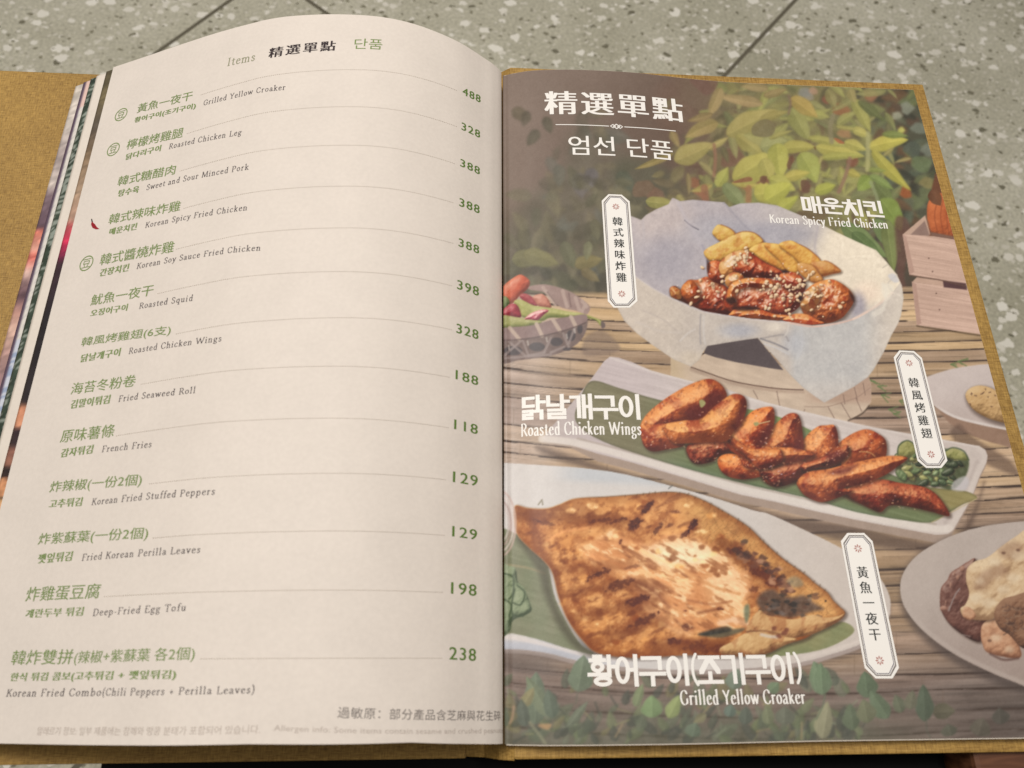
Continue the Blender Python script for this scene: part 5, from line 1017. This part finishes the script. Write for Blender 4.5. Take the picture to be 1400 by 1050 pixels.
for z_, nm, lb in ((1, 'printed_bowl', 'paper lined bowl of sauced fried chicken with nuts and fries'), (2, 'printed_plate', 'long white plate of roasted chicken wings'), (3, 'printed_plate', 'oval plate with a split grilled fish'), (4, 'printed_dish', 'pale dish with a round speckled cake'), (5, 'printed_plate', 'shaded plate of dumplings in dark sauce'), (6, 'printed_basket', 'woven basket of red and green peppers')):
    if (qz == z_).any(): tag(sheet_part(nm, qz == z_, photo_page), label=lb)
# ------------------------------------------------------------------ lettering
_fc = {}
def font_glyphs(text, weight=0., track=1.):
    """outline lettering from the built-in typeface, as flat 2-D triangles"""
    k = (text, weight, track)
    if k in _fc: return _fc[k]
    cu = bpy.data.curves.new('lettering', 'FONT'); cu.body = text; cu.size = 1; cu.offset = weight; cu.space_character = track; cu.resolution_u = 3
    o = bpy.data.objects.new('lettering', cu); COL.objects.link(o); bpy.context.view_layer.update()
    ev = o.evaluated_get(bpy.context.evaluated_depsgraph_get()); me = ev.to_mesh()
    v = np.array([p.co[:2] for p in me.vertices]).reshape(-1, 2); f = [tuple(p.vertices) for p in me.polygons]
    ev.to_mesh_clear(); bpy.data.objects.remove(o); bpy.data.curves.remove(cu)
    _fc[k] = (v, f); return v, f
def union(polys):
    """merge overlapping strokes into one flat sheet"""
    vs = []; fs = []
    for p in polys:
        b = len(vs); vs += [Vector((float(x), float(y))) for x, y in p]; fs.append(list(range(b, b+len(p))))
    r = delaunay_2d_cdt(vs, [], fs, 0, 1e-6)
    return np.array([tuple(q) for q in r[0]]), [tuple(t) for t, o in zip(r[2], r[5]) if o]
def hull(pts):
    P = sorted(set((round(x, 7), round(y, 7)) for x, y in pts)); out = []
    for seq in (P, P[::-1]):
        h = []
        for p in seq:
            while len(h) > 1 and (h[-1][0]-h[-2][0])*(p[1]-h[-2][1])-(h[-1][1]-h[-2][1])*(p[0]-h[-2][0]) <= 0: h.pop()
            h.append(p)
        out += h[:-1]
    return out
def nib(rx, ry, ang, n=10):
    c, s = math.cos(ang), math.sin(ang)
    return [(rx*math.cos(t)*c-ry*math.sin(t)*s, rx*math.cos(t)*s+ry*math.sin(t)*c) for t in [2*math.pi*k/n for k in range(n)]]
def square(rx, ry): return [(-rx, -ry), (rx, -ry), (rx, ry), (-rx, ry)]
def sweep(path, pen): return [hull([(a[0]+p[0], a[1]+p[1]) for p in pen]+[(b[0]+p[0], b[1]+p[1]) for p in pen]) for a, b in zip(path[:-1], path[1:])]
def curve(pts, n=5, closed=False): return [tuple(q) for q in spl(pts, n, closed)]+([tuple(spl(pts, n, closed)[0])] if closed else [])
def ell(cx, cy, rx, ry, n=18): return [(cx+rx*math.cos(2*math.pi*k/n), cy+ry*math.sin(2*math.pi*k/n)) for k in range(n+1)]

# pen strokes of the book face: c = curve, l = straight, s = serif bar (x, y, half width)
def _st(x, a, b, top='l', bot='b'):
    r = [('l', [(x, a), (x, b)])]
    if bot == 'b': r.append(('s', x, a, .085))
    if top == 'l': r.append(('l', [(x, b-.01), (x-.075, b-.05)]))
    if top == 'b': r.append(('s', x, b, .085))
    return r
_bowl = [(.12, .30), (.20, .41), (.32, .40), (.39, .22), (.33, .03), (.21, .0), (.12, .07)]
_C = [('c', [(.50, .50), (.45, .61), (.32, .66), (.15, .58), (.07, .38), (.09, .2), (.18, .05), (.33, 0), (.46, .05), (.52, .15)])]
GL = {
 'a': (.41, [('c', [(.08, .33), (.14, .41), (.24, .41), (.30, .32)]), ('l', [(.30, .33), (.30, .06)]), ('c', [(.30, .06), (.33, 0), (.39, .03)]), ('c', [(.30, .25), (.14, .20), (.06, .11), (.11, .0), (.22, .02), (.30, .10)])]),
 'b': (.46, _st(.11, 0, .70, 'l', '')+[('c', _bowl)]), 'c': (.40, [('c', [(.35, .33), (.29, .41), (.19, .41), (.08, .3), (.07, .14), (.14, .01), (.26, 0), (.36, .07)])]),
 'd': (.47, _st(.36, 0, .70, 'l', '')+[('l', [(.36, .01), (.43, .02)]), ('c', [(.49-.01-x, y) for x, y in _bowl])]), 'e': (.40, [('c', [(.08, .24), (.22, .25), (.34, .26)]), ('c', [(.34, .26), (.31, .38), (.21, .42), (.11, .36), (.07, .2), (.13, .03), (.24, 0), (.36, .07)])]),
 'f': (.28, [('c', [(.33, .66), (.27, .71), (.18, .65), (.15, .5), (.15, .3)]), ('l', [(.15, .5), (.15, 0)]), ('s', .15, 0, .085), ('s', .16, .42, .12)]),
 'g': (.43, [('c', ell(.20, .29, .13, .125, 10)), ('c', [(.12, .18), (.08, .09), (.16, .04), (.31, .02), (.36, -.08), (.28, -.19), (.14, -.20), (.06, -.13), (.1, -.04), (.17, 0)]), ('l', [(.30, .38), (.40, .41)])]),
 'h': (.48, _st(.11, 0, .70)+[('c', [(.11, .28), (.19, .40), (.29, .41), (.36, .33), (.36, .2)]), ('l', [(.36, .3), (.36, 0)]), ('s', .36, 0, .08)]), 'i': (.25, _st(.12, 0, .42)+[('d', .12, .60)]), 'l': (.25, _st(.12, 0, .70)),
 'k': (.45, _st(.11, 0, .70)+[('l', [(.13, .2), (.33, .41)]), ('l', [(.19, .26), (.36, .01)]), ('s', .38, 0, .07), ('s', .34, .42, .07)]),
 'm': (.74, _st(.11, 0, .42)+[q for x in (.11, .36) for q in (('c', [(x, .28), (x+.08, .40), (x+.16, .41), (x+.25, .33), (x+.25, .2)]), ('l', [(x+.25, .3), (x+.25, 0)]), ('s', x+.25, 0, .075))]),
 'n': (.49, _st(.11, 0, .42)+[('c', [(.11, .28), (.19, .40), (.29, .41), (.36, .33), (.36, .2)]), ('l', [(.36, .3), (.36, 0)]), ('s', .36, 0, .08)]), 'o': (.44, [('c', ell(.22, .21, .155, .205))]),
 'p': (.47, _st(.11, -.21, .42)+[('c', _bowl)]), 'q': (.47, _st(.37, -.21, .41, '')+[('c', [(.48-x, y) for x, y in _bowl])]), 'r': (.34, _st(.11, 0, .42)+[('c', [(.11, .28), (.18, .39), (.25, .41), (.30, .37)])]),
 's': (.35, [('c', [(.28, .34), (.22, .41), (.13, .41), (.08, .33), (.14, .25), (.24, .19), (.28, .1), (.21, 0), (.12, 0), (.07, .08)])]), 't': (.31, [('c', [(.15, .54), (.15, .3), (.15, .08), (.20, .0), (.28, .03)]), ('s', .16, .41, .12)]),
 'u': (.48, [('l', [(.11, .41), (.11, .14)]), ('c', [(.11, .16), (.14, .03), (.23, 0), (.35, .10)]), ('l', [(.36, .41), (.36, .02)]), ('l', [(.11, .41), (.04, .40)]), ('l', [(.36, .41), (.29, .40)]), ('l', [(.36, .01), (.43, .02)])]),
 'v': (.41, [('l', [(.06, .42), (.21, .01), (.36, .42)]), ('s', .06, .42, .07), ('s', .36, .42, .06)]), 'w': (.63, [('l', [(.05, .42), (.19, .01), (.33, .42)]), ('l', [(.31, .40), (.45, .01), (.58, .42)]), ('s', .06, .42, .07), ('s', .57, .42, .06)]),
 'y': (.42, [('l', [(.06, .42), (.22, .02)]), ('l', [(.37, .42), (.16, -.16)]), ('c', [(.16, -.16), (.1, -.21), (.05, -.17)]), ('s', .06, .42, .07), ('s', .37, .42, .06)]),
 'C': (.57, _C), 'G': (.62, _C[:1]+[('l', [(.52, .28), (.52, .06)]), ('s', .50, .29, .09)]), 'D': (.64, [('l', [(.12, 0), (.12, .65)]), ('c', [(.10, .65), (.32, .64), (.50, .53), (.56, .33), (.50, .11), (.32, .01), (.10, .0)]), ('s', .10, 0, .06), ('s', .10, .65, .06)]),
 'E': (.52, [('l', [(.13, 0), (.13, .65)]), ('s', .27, .65, .20), ('s', .25, .34, .13), ('s', .28, 0, .21), ('l', [(.46, .65), (.46, .55)]), ('l', [(.49, 0), (.50, .11)])]), 'F': (.50, [('l', [(.13, 0), (.13, .65)]), ('s', .26, .65, .20), ('s', .25, .34, .13), ('s', .13, 0, .09), ('l', [(.45, .65), (.45, .54)])]),
 'I': (.28, _st(.14, 0, .65, 'b')), 'K': (.58, _st(.13, 0, .65, 'b')+[('l', [(.14, .28), (.47, .64)]), ('l', [(.26, .40), (.52, .01)]), ('s', .53, 0, .07), ('s', .47, .65, .07)]), 'L': (.50, _st(.13, 0, .65, 'b')+[('s', .28, 0, .20), ('l', [(.47, 0), (.49, .12)])]),
 'M': (.80, [('l', [(.10, 0), (.14, .65), (.40, .03), (.66, .65), (.70, 0)]), ('s', .10, 0, .07), ('s', .70, 0, .09), ('s', .11, .65, .06), ('s', .68, .65, .06)]), 'P': (.51, _st(.13, 0, .65, 'b')+[('c', [(.13, .65), (.30, .65), (.44, .57), (.44, .41), (.31, .32), (.14, .31)])]),
 'R': (.57, _st(.13, 0, .65, 'b')+[('c', [(.13, .65), (.30, .65), (.43, .57), (.43, .43), (.31, .34), (.14, .33)]), ('l', [(.28, .33), (.52, .01)]), ('s', .54, 0, .05)]), 'S': (.46, [('c', [(.39, .54), (.33, .64), (.20, .66), (.10, .56), (.12, .43), (.25, .34), (.38, .25), (.40, .10), (.28, 0), (.14, .01), (.07, .13)])]),
 'T': (.57, [('l', [(.28, 0), (.28, .65)]), ('s', .28, .65, .25), ('s', .28, 0, .09), ('l', [(.04, .65), (.03, .54)]), ('l', [(.52, .65), (.53, .54)])]), 'W': (.93, [('l', [(.05, .65), (.25, .01), (.46, .63)]), ('l', [(.44, .60), (.66, .01), (.88, .65)]), ('s', .05, .65, .07), ('s', .88, .65, .06)]),
 'Y': (.55, [('l', [(.06, .65), (.28, .31), (.50, .65)]), ('l', [(.28, .32), (.28, 0)]), ('s', .28, 0, .09), ('s', .06, .65, .07), ('s', .50, .65, .06)]),
 '(': (.26, [('c', [(.22, .74), (.11, .55), (.08, .3), (.11, .04), (.22, -.15)])]), ')': (.26, [('c', [(.04, .74), (.15, .55), (.18, .3), (.15, .04), (.04, -.15)])]), '+': (.46, [('l', [(.08, .24), (.38, .24)]), ('l', [(.23, .09), (.23, .39)])]), '-': (.30, [('l', [(.06, .22), (.24, .22)])]), ' ': (.24, []),
}
_gc = {}
def pen_text(text, rx=.043, ry=.021, ang=.30, serif=True, track=.095, xs=1.):
    V = []; F = []; x = 0.
    for ch in text:
        adv, stk = GL[ch]; key = (ch, rx, ry, serif, xs)
        if key not in _gc:
            pen = nib(rx, ry, ang); thin = nib(.030, ry*.9, 0, 8); P = []
            for s in stk:
                if s[0] == 's':
                    if serif or s[3] > .10: P += sweep([((s[1]-s[3])*xs, s[2]), ((s[1]+s[3])*xs, s[2])], thin)
                elif s[0] == 'd': P.append([(s[1]*xs+a*1.25, s[2]+b*2.0) for a, b in nib(rx, rx*.6, 0)])
                elif s[0] == 'c': P += sweep([(a*xs, b) for a, b in curve(s[1], 4)], pen)
                else: P += sweep([(a*xs, b) for a, b in s[1]], pen)
            _gc[key] = union(P) if P else (np.zeros((0, 2)), [])
        gv, gf = _gc[key]; b = len(V)
        V += [(p[0]+x, p[1]) for p in gv]; F += [tuple(i+b for i in t) for t in gf]; x += adv*xs+track
    return np.array(V), F

# square-cut poster Hangul for the white captions
def _j(k, x0, y0, x1, y1):
    B = lambda pts: [(x0+a*(x1-x0), y0+b*(y1-y0)) for a, b in pts]
    D = {'g': [[(0, 1), (1, 1), (1, 0)]], 'n': [[(0, 1), (0, 0), (1, 0)]], 'd': [[(1, 1), (0, 1), (0, 0), (1, 0)]], 'r': [[(0, 1), (1, 1), (1, .5), (0, .5), (0, 0), (1, 0)]], 'm': [[(0, 0), (0, 1), (1, 1), (1, 0), (0, 0)]],
         'o': [ell(.5, .5, .5, .5, 22)], 'j': [[(0, 1), (1, 1)], [(.5, 1), (.02, 0)], [(.5, 1), (.98, 0)]], 'c': [[(.5, 1.0), (.5, .8)], [(0, .78), (1, .78)], [(.5, .78), (.02, 0)], [(.5, .78), (.98, 0)]],
         'k': [[(0, 1), (1, 1), (1, 0)], [(0, .5), (1, .5)]], 'h': [[(.28, 1), (.72, 1)], [(0, .74), (1, .74)], ell(.5, .27, .36, .27, 16)], '|': [[(.5, 0), (.5, 1)]], '-': [[(0, .5), (1, .5)]]}
    return [B(p) for p in D[k]]
HG = {'닭': [('d', .05, .58, .42, .93), ('|', .60, .46, .64, 1.), ('-', .62, .72, .86, .76), ('r', .05, .05, .36, .36), ('g', .52, .03, .76, .34)], '날': [('n', .07, .58, .44, .95), ('|', .60, .46, .64, 1.), ('-', .62, .72, .86, .76), ('r', .10, .03, .70, .36)],
      '개': [('g', .03, .06, .32, .92), ('|', .50, .04, .54, .97), ('|', .76, .0, .80, 1.), ('-', .52, .48, .78, .52)], '구': [('g', .08, .56, .72, .92), ('-', -.02, .36, .86, .38), ('|', .40, .0, .44, .37)], '이': [('o', .06, .10, .50, .92), ('|', .74, 0, .78, 1.)],
      '매': [('m', .04, .14, .32, .90), ('|', .50, .02, .54, .98), ('|', .76, 0, .80, 1.), ('-', .52, .48, .78, .52)], '운': [('o', .16, .68, .68, .97), ('-', -.02, .50, .86, .52), ('|', .42, .36, .46, .51), ('n', .12, .04, .74, .30)], '치': [('c', .02, .04, .54, .97), ('|', .74, 0, .78, 1.)],
      '킨': [('k', .05, .44, .46, .92), ('|', .72, .30, .76, 1.), ('n', .12, .04, .78, .26)], '황': [('h', .04, .50, .54, 1.0), ('|', .27, .38, .31, .50), ('-', -.02, .36, .58, .38), ('|', .70, .33, .74, 1.), ('-', .72, .62, .92, .66), ('o', .20, .02, .74, .25)],
      '어': [('o', .05, .10, .46, .92), ('-', .46, .50, .76, .54), ('|', .74, 0, .78, 1.)], '조': [('j', .06, .40, .78, .92), ('|', .40, .06, .44, .36), ('-', -.02, .04, .86, .06)], '기': [('g', .03, .04, .44, .92), ('|', .74, 0, .78, 1.)]}
def poster_text(text, hx=.082, hy=.068):
    V = []; F = []; x = 0.
    for ch in text:
        P = []
        if ch in '()':
            pts = [(.20, 1.04), (.08, .80), (.04, .5), (.08, .2), (.20, -.04)]; adv = .30
            if ch == ')': pts = [(.24-a, b) for a, b in pts]
            P = sweep(curve(pts, 4), nib(.055, .05, 0))
        else:
            adv = .97
            for j in HG[ch]:
                for path in _j(*j): P += sweep(path, nib(hx, hy, 0, 12) if j[0] in 'oh' and len(path) > 8 else square(hx, hy))
        gv, gf = union(P); b = len(V); V += [(p[0]+x, p[1]) for p in gv]; F += [tuple(i+b for i in t) for t in gf]; x += adv
    return np.array(V), F

class Ink:
    """collects lettering laid flat on the paper into one printed mesh"""
    def __init__(s): s.v = []; s.f = []; s.m = []; s.mats = []; s.lift = .00007
    def _mi(s, m):
        if m not in s.mats: s.mats.append(m)
        return s.mats.index(m)
    def add(s, P, faces, m, lift=None):
        b = sum(len(a) for a in s.v); s.v.append(page_pt(P[:, 0], P[:, 1], s.lift if lift is None else lift)); mi = s._mi(m)
        for f in faces: s.f.append(tuple(i+b for i in f)); s.m.append(mi)
    def line(s, glyphs, bl, br, top, m, base=None, cap=None, spread=0., lift=None):
        """set glyphs between the traced ends bl..br of their base line; top is a traced point at letter height.
        base/cap: glyph heights that sit on the line and reach the top (default: the ink's own bottom and top)"""
        v, f = glyphs; A, B, T = on_page(*bl), on_page(*br), on_page(*top)
        x0, x1 = v[:, 0].min(), v[:, 0].max(); y0 = v[:, 1].min() if base is None else base; y1 = v[:, 1].max() if cap is None else cap
        t = A+(B-A)*np.clip((T[0]-A[0])/(B[0]-A[0]+1e-9), -.05, 1)
        h = T[1]-t[1]
        a = (v[:, 0]-x0)/(x1-x0); P = A+(B-A)*a[:, None]; P[:, 1] += (v[:, 1]-y0)/(y1-y0)*h
        l = s.lift if lift is None else lift
        s.add(P, f, m, l)
        for k, d in enumerate((-spread, spread) if spread else ()):
            Q = P.copy(); Q[:, 0] += d*h; s.add(Q, f, m, l+.000012*(k+1))
    def poly(s, pts, m, lift=None, traced=True):
        P = np.array([on_page(*p) for p in pts]) if traced else np.array(pts); s.add(P, [tuple(range(len(P)))], m, lift)
    def done(s, name, parent, label=None):
        o = mesh_obj(name, np.concatenate(s.v), s.f, s.mats, parent, s.m)
        if label: o['label'] = label
        return o
def dotted(a, b, m, parent):
    I = Ink(); A, B = on_page(*a), on_page(*b); n = int(np.hypot(*(B-A))/.00085); P = []; F = []
    for k in range(n):
        c = A+(B-A)*(k+.5)/n; P += [(c[0]-.00024, c[1]-.00011), (c[0]+.00024, c[1]-.00011), (c[0]+.00024, c[1]+.00011), (c[0]-.00024, c[1]+.00011)]; F.append(tuple(range(4*k, 4*k+4)))
    I.add(np.array(P), F, m); return I.done('dotted_rule', parent)

# --- price list page: heading
I = Ink()
I.line(pen_text('Items', track=.07), (310.6, 90.3), (348, 82.6), (312.4, 79.8), M_olive, base=0, cap=.65)
I.line(font_glyphs('精選單點', -.004, 1.25), (367, 80), (457.6, 69.2), (369, 66.4), M_black_ink, spread=.036)
I.line(font_glyphs('단품'), (484, 67), (522.3, 68), (484.3, 53), M_green)
I.done('heading', list_page)
ROWS = [ # Chinese, Korean, English: lower left, lower right, upper left as traced; price; dotted rule
 ('黃魚一夜干', (186.7, 155), (262, 136.7), (188, 143), '황어구이(조기구이)', (183.3, 169.3), (266.7, 149.5), (184, 161), 'Grilled Yellow Croaker', (278, 144.3), (390, 122.7), 7.6, '488', (632.5, 129.3), (656.7, 140.7), (633, 119.5), (274, 130), (625, 124)),
 ('檸檬烤雞腿', (172.3, 205), (249.3, 187.7), (174, 191.7), '닭다리구이', (171.7, 219), (219, 206.7), (172.7, 210.7), 'Roasted Chicken Leg', (230.7, 204), (330, 184), 7.8, '328', (631, 177.3), (656, 189), (631.7, 167.3), (255, 183), (625, 173.5)),
 ('韓式糖醋肉', (160, 255), (238.7, 238.3), (162.3, 241.7), '탕수육', (161.3, 269.3), (189, 263.3), (162.3, 260), 'Sweet and Sour Minced Pork', (200, 260), (340, 231.7), 8, '388', (629.3, 227.3), (655.7, 239), (630.3, 217.3), (245, 234.3), (622, 224)),
 ('韓式辣味炸雞', (147.7, 307.3), (245.7, 288.3), (150, 293.3), '매운치킨', (149, 321.7), (186, 314), (149.7, 312.7), 'Korean Spicy Fried Chicken', (198.3, 311.7), (337.7, 287.3), 8, '388', (628, 281.7), (655.3, 292.3), (629, 270.7), (250.7, 285), (620, 277.5)),
 ('韓式醬燒炸雞', (135.7, 363.3), (236.7, 345), (137.7, 348), '간장치킨', (136, 378.3), (175, 370.7), (137, 368.3), 'Korean Soy Sauce Fried Chicken', (186.7, 367.7), (356, 342.5), 8.2, '388', (627, 336.7), (654.7, 347.3), (628, 325.7), (240, 341), (620, 333)),
 ('魷魚一夜干', (123.3, 418.3), (208.3, 404), (126, 403.3), '오징어구이', (123.3, 433.3), (173.3, 425), (124.3, 424), 'Roasted Squid', (190, 422.3), (263.3, 411), 8.6, '398', (625, 395), (654.3, 405), (626, 382.7), (215, 401.7), (618, 391)),
 ('韓風烤雞翅(6支)', (110, 476), (232.3, 459.3), (112.7, 461.7), '닭날개구이', (110, 495.7), (163.3, 486.7), (111.3, 485), 'Roasted Chicken Wings', (175.7, 484), (302.3, 466.5), 8.8, '328', (624, 455), (653.7, 464.3), (624.7, 442.3), (240, 456.7), (618, 451)),
 ('海苔冬粉卷', (96, 540), (184.3, 528.3), (99, 524), '김말이튀김', (96, 559), (149, 551.7), (97.3, 547.3), 'Fried Seaweed Roll', (161.7, 549.3), (266.7, 537.2), 9, '188', (623, 518.3), (653.3, 527.3), (623.7, 505.7), (191.7, 525.7), (615, 516)),
 ('原味薯條', (81.7, 605.7), (155, 597.3), (84, 588.3), '감자튀김', (82.7, 625.7), (125.7, 620), (83.7, 614), 'French Fries', (139, 618.3), (206.7, 611.2), 9.4, '118', (621, 586.7), (652.7, 594), (621.7, 573.3), (158.3, 596), (614, 585)),
 ('炸辣椒(一份2個)', (66.7, 676), (192.3, 666), (69.3, 658.3), '고추튀김', (66.7, 695), (111, 691.7), (67.7, 683.3), 'Korean Fried Stuffed Peppers', (125, 690.5), (293.3, 676), 9.8, '129', (619.3, 659), (652.7, 665), (620.3, 644.3), (203.3, 661.7), (610, 656)),
 ('炸紫蘇葉(一份2個)', (51, 747.3), (201, 739.3), (53.3, 729.3), '깻잎튀김', (51, 770.7), (97.3, 766.7), (52, 757.7), 'Fried Korean Perilla Leaves', (111.7, 766.5), (273.3, 755.6), 10, '129', (618.3, 733.3), (651.7, 738.3), (619.3, 719), (208.3, 735.7), (608, 732)),
 ('炸雞蛋豆腐', (34.3, 822.7), (135, 818.3), (36, 802.7), '계란두부 튀김', (34.3, 845), (112.7, 841.7), (35.3, 833.3), 'Deep-Fried Egg Tofu', (126.7, 842), (254, 834.8), 10.4, '198', (616.7, 811.7), (651, 815), (617.7, 795.7), (141.7, 815.7), (606, 810)),
 ('韓炸雙拼', (14.3, 909.3), (97.7, 908), (16, 889.3), '한식 튀김 콤보(고추튀김 + 깻잎튀김)', (13.3, 933.3), (239.3, 930), (14, 920), 'Korean Fried Combo(Chili Peppers + Perilla Leaves)', (8.3, 952.3), (347.3, 947.5), 11, '238', (614.3, 901.7), (650.3, 904), (615.3, 884.3), (273.3, 900.7), (605, 900))]
for z1, zb, zr, zt, k1, kb, kr, kt, e1, eb, er, eh, pr, pb, prr, pt, da, db in ROWS:
    I = Ink(); I.line(font_glyphs(z1), zb, zr, zt, M_green, spread=.009)
    if z1 == '韓炸雙拼': I.line(font_glyphs('(辣椒+紫蘇葉 各2個)'), (100, 910.2), (265, 905), (100.6, 890), M_green, spread=.004)
    I.line(font_glyphs(k1, .0, 1.08), kb, kr, kt, M_green, spread=.052)
    if '(' in e1:
        I.line(pen_text('Korean Fried Combo'), eb, (137.6, 951.2), (eb[0]+.6, eb[1]-eh*.88), M_dark, base=0, cap=.65); I.line(pen_text('(Chili Peppers + Perilla Leaves)'), (140, 951), er, (140.4, 941.4), M_dark, base=0, cap=.65)
    else: I.line(pen_text(e1), eb, er, (eb[0]+.6, eb[1]-eh*.88), M_dark, base=0, cap=.65)
    I.done('menu_entry', list_page, 'entry '+e1)
    I = Ink(); I.line(font_glyphs(pr, .0, 1.16), pb, prr, pt, M_leafgreen, spread=.028); I.done('price', list_page, 'price '+pr)
    dotted(da, db, M_rule, list_page)
# bean marks and the chilli mark
for cx, cy, r in ((165.7, 156.7, 8.3), (155, 204.3, 8.4), (118.3, 360, 9.2)):
    I = Ink(); A = on_page(cx, cy); B = on_page(cx+r, cy-.2*r); rr = abs(B[0]-A[0]); n = 28
    P = [(A[0]+rr*k*math.cos(2*math.pi*i/n), A[1]+rr*k*math.sin(2*math.pi*i/n)) for k in (1, .86) for i in range(n)]
    I.add(np.array(P), [(i, (i+1) % n, n+(i+1) % n, n+i) for i in range(n)], M_green)
    gv, gf = font_glyphs('豆', .0); c = (gv.max(0)+gv.min(0))/2; I.add(A+(gv-c)/(gv.max(0)-gv.min(0)).max()*rr*1.22, gf, M_green)
    I.done('bean_mark', list_page, 'round bean symbol')
I = Ink(); I.poly([(125.6, 302.2), (127.4, 304.4), (130, 306.6), (132.6, 310.6), (136.2, 313.2), (131, 313.6), (126.6, 311.6), (124.6, 307.2)], M_red); I.poly([(124.8, 299.2), (126.0, 299.2), (127.2, 303.6), (125.2, 303.2)], M_black_ink, .0001); I.done('chilli_mark', list_page, 'small red chilli symbol')
I = Ink(); I.line(font_glyphs('過敏原：部分產品含芝麻與花生碎', 0, 1.05), (461, 981.7), (684, 985.5), (461.7, 966), M_grey)
I.line(font_glyphs('알레르기 정보: 일부 제품에는 참깨와 땅콩 분태가 포함되어 있습니다.'), (50, 1005), (355, 1003), (50.7, 993.5), M_pale)
I.line(font_glyphs('Allergen info: Some items contain sesame and crushed peanuts', 0, 1.02), (374, 1001.5), (686.5, 1004), (374.4, 991), M_pale)
I.done('allergen_note', list_page)

# --- photo page: white heading, captions and name labels
I = Ink()
I.line(font_glyphs('精選單點', 0, 1.14), (745.7, 156.5), (934.5, 167.5), (747, 125), M_white, spread=.030)
I.line(font_glyphs('엄선 단품', 0, 1.0), (778, 211.5), (920.6, 219.5), (779, 185.5), M_white, spread=.010)
for a, b in (((759.6, 170.5), (832.5, 172.5)), ((853.5, 173.6), (923.8, 179.3))):
    A, B = on_page(*a), on_page(*b); h = .00022; t = np.linspace(0, 1, 25)[:, None]; q = A+(B-A)*t; I.add(np.concatenate([q-(0, h), q+(0, h)]), [(i, i+1, 26+i, 25+i) for i in range(24)], M_white)
c0 = on_page(842.9, 173.0)
for dx in (-.0017, 0, .0017):
    w = .0019 if dx == 0 else .0015; P = [(c0[0]+dx+a*w*k, c0[1]+b*w*.85*k-dx*.05) for k in (1, .62) for a, b in ((-1, 0), (0, -1), (1, 0), (0, 1))]
    I.add(np.array(P), [(i, (i+1) % 4, 4+(i+1) % 4, 4+i) for i in range(4)], M_white, .00007+(dx+.002)*.01)
I.done('heading', photo_page)
for ko, kb, kr, kt, en, eb, er, et in (('매운치킨', (1098, 290.5), (1210, 298.5), (1094.5, 267), 'Korean Spicy Fried Chicken', (1053.4, 304.6), (1214, 312.6), (1052.6, 293.2)),
                                      ('닭날개구이', (713.7, 576.5), (876, 574), (712.3, 541.5), 'Roasted Chicken Wings', (712.9, 597), (877, 594.5), (712.5, 580)),
                                      ('황어구이(조기구이)', (804, 940.5), (1098.5, 935.5), (801.8, 894.5), 'Grilled Yellow Croaker', (930.5, 963.6), (1102.3, 961.8), (930.2, 944.2))):
    I = Ink(); I.line(poster_text(ko), kb, kr, kt, M_white); I.line(pen_text(en, .042, .013, .2, False, .03, .62), eb, er, et, M_white, base=0, cap=.65); I.done('caption', photo_page, 'white caption '+en)
def octagon(c, k=0.):
    """upright label outline from its traced corners, drawn in by k"""
    P = np.array([on_page(*q) for q in c]); m = P.mean(0)
    w = np.ptp(P[:, 0])/2; h = np.ptp(P[:, 1])/2; return m+(P-m)*np.array([(w-k)/w, (h-k)/h])
for txt, c, ca, cb, sa, sb in (('韓式辣味炸雞', [(832, 265.5), (850, 266.3), (860.8, 275.4), (871.4, 411.7), (861, 420.6), (838.9, 420.6), (831, 411.7), (822.6, 274.6)], (844, 302.9), (849.2, 379.5), (842, 282.6), (850, 401.8)),
                              ('韓風烤雞翅', [(1229.4, 479.1), (1249.5, 480), (1260.3, 489.4), (1295.2, 629.9), (1287, 639.8), (1266.2, 639.8), (1254.3, 629.9), (1221.7, 488.6)], (1248.9, 523.4), (1266.4, 592.7), (1242.7, 496.4), (1272.7, 621.2)),
                              ('黃魚一夜干', [(1158.3, 728.7), (1181.3, 728.7), (1192.8, 739.8), (1229, 913), (1220, 927.6), (1197, 927.6), (1182, 913), (1149.5, 739.8)], (1178.8, 782.8), (1195.6, 867.6), (1172.9, 749.9), (1202.6, 903))):
    I = Ink(); O = octagon(c); I.add(O, [tuple(range(8))], M_white, .00006)
    for k, w in ((.00085, .00042), (.00155, .00024)):
        a, b = octagon(c, k), octagon(c, k+w); I.add(np.concatenate([a, b]), [(i, (i+1) % 8, 8+(i+1) % 8, 8+i) for i in range(8)], M_navy if k > .001 else M_grey, .00010)
    A, B = on_page(*ca), on_page(*cb); sz = abs(B[1]-A[1])/(len(txt)-1)*.84
    for i, ch in enumerate(txt):
        gv, gf = font_glyphs(ch); p = A+(B-A)*i/(len(txt)-1); m_ = np.array([.5, .36]); q = p+(gv-m_)*sz
        if ch == '一': q[:, 1] += sz*.0
        I.add(q, gf, M_tagtext, .00010); q = q.copy(); q[:, 0] += sz*.035; I.add(q, gf, M_tagtext, .000112)
    for p in (on_page(*sa), on_page(*sb)):
        for k in range(8):
            t = k*math.pi/4; d = np.array([math.cos(t), math.sin(t)]); e = np.array([-d[1], d[0]]); r = sz*.36
            I.add(np.array([p+d*r*.2, p+d*r*.7-e*r*.2, p+d*r, p+d*r*.7+e*r*.2]), [(0, 1, 2, 3)], M_rose, .00010)
    I.done('name_label', photo_page, 'white octagonal label reading '+txt)
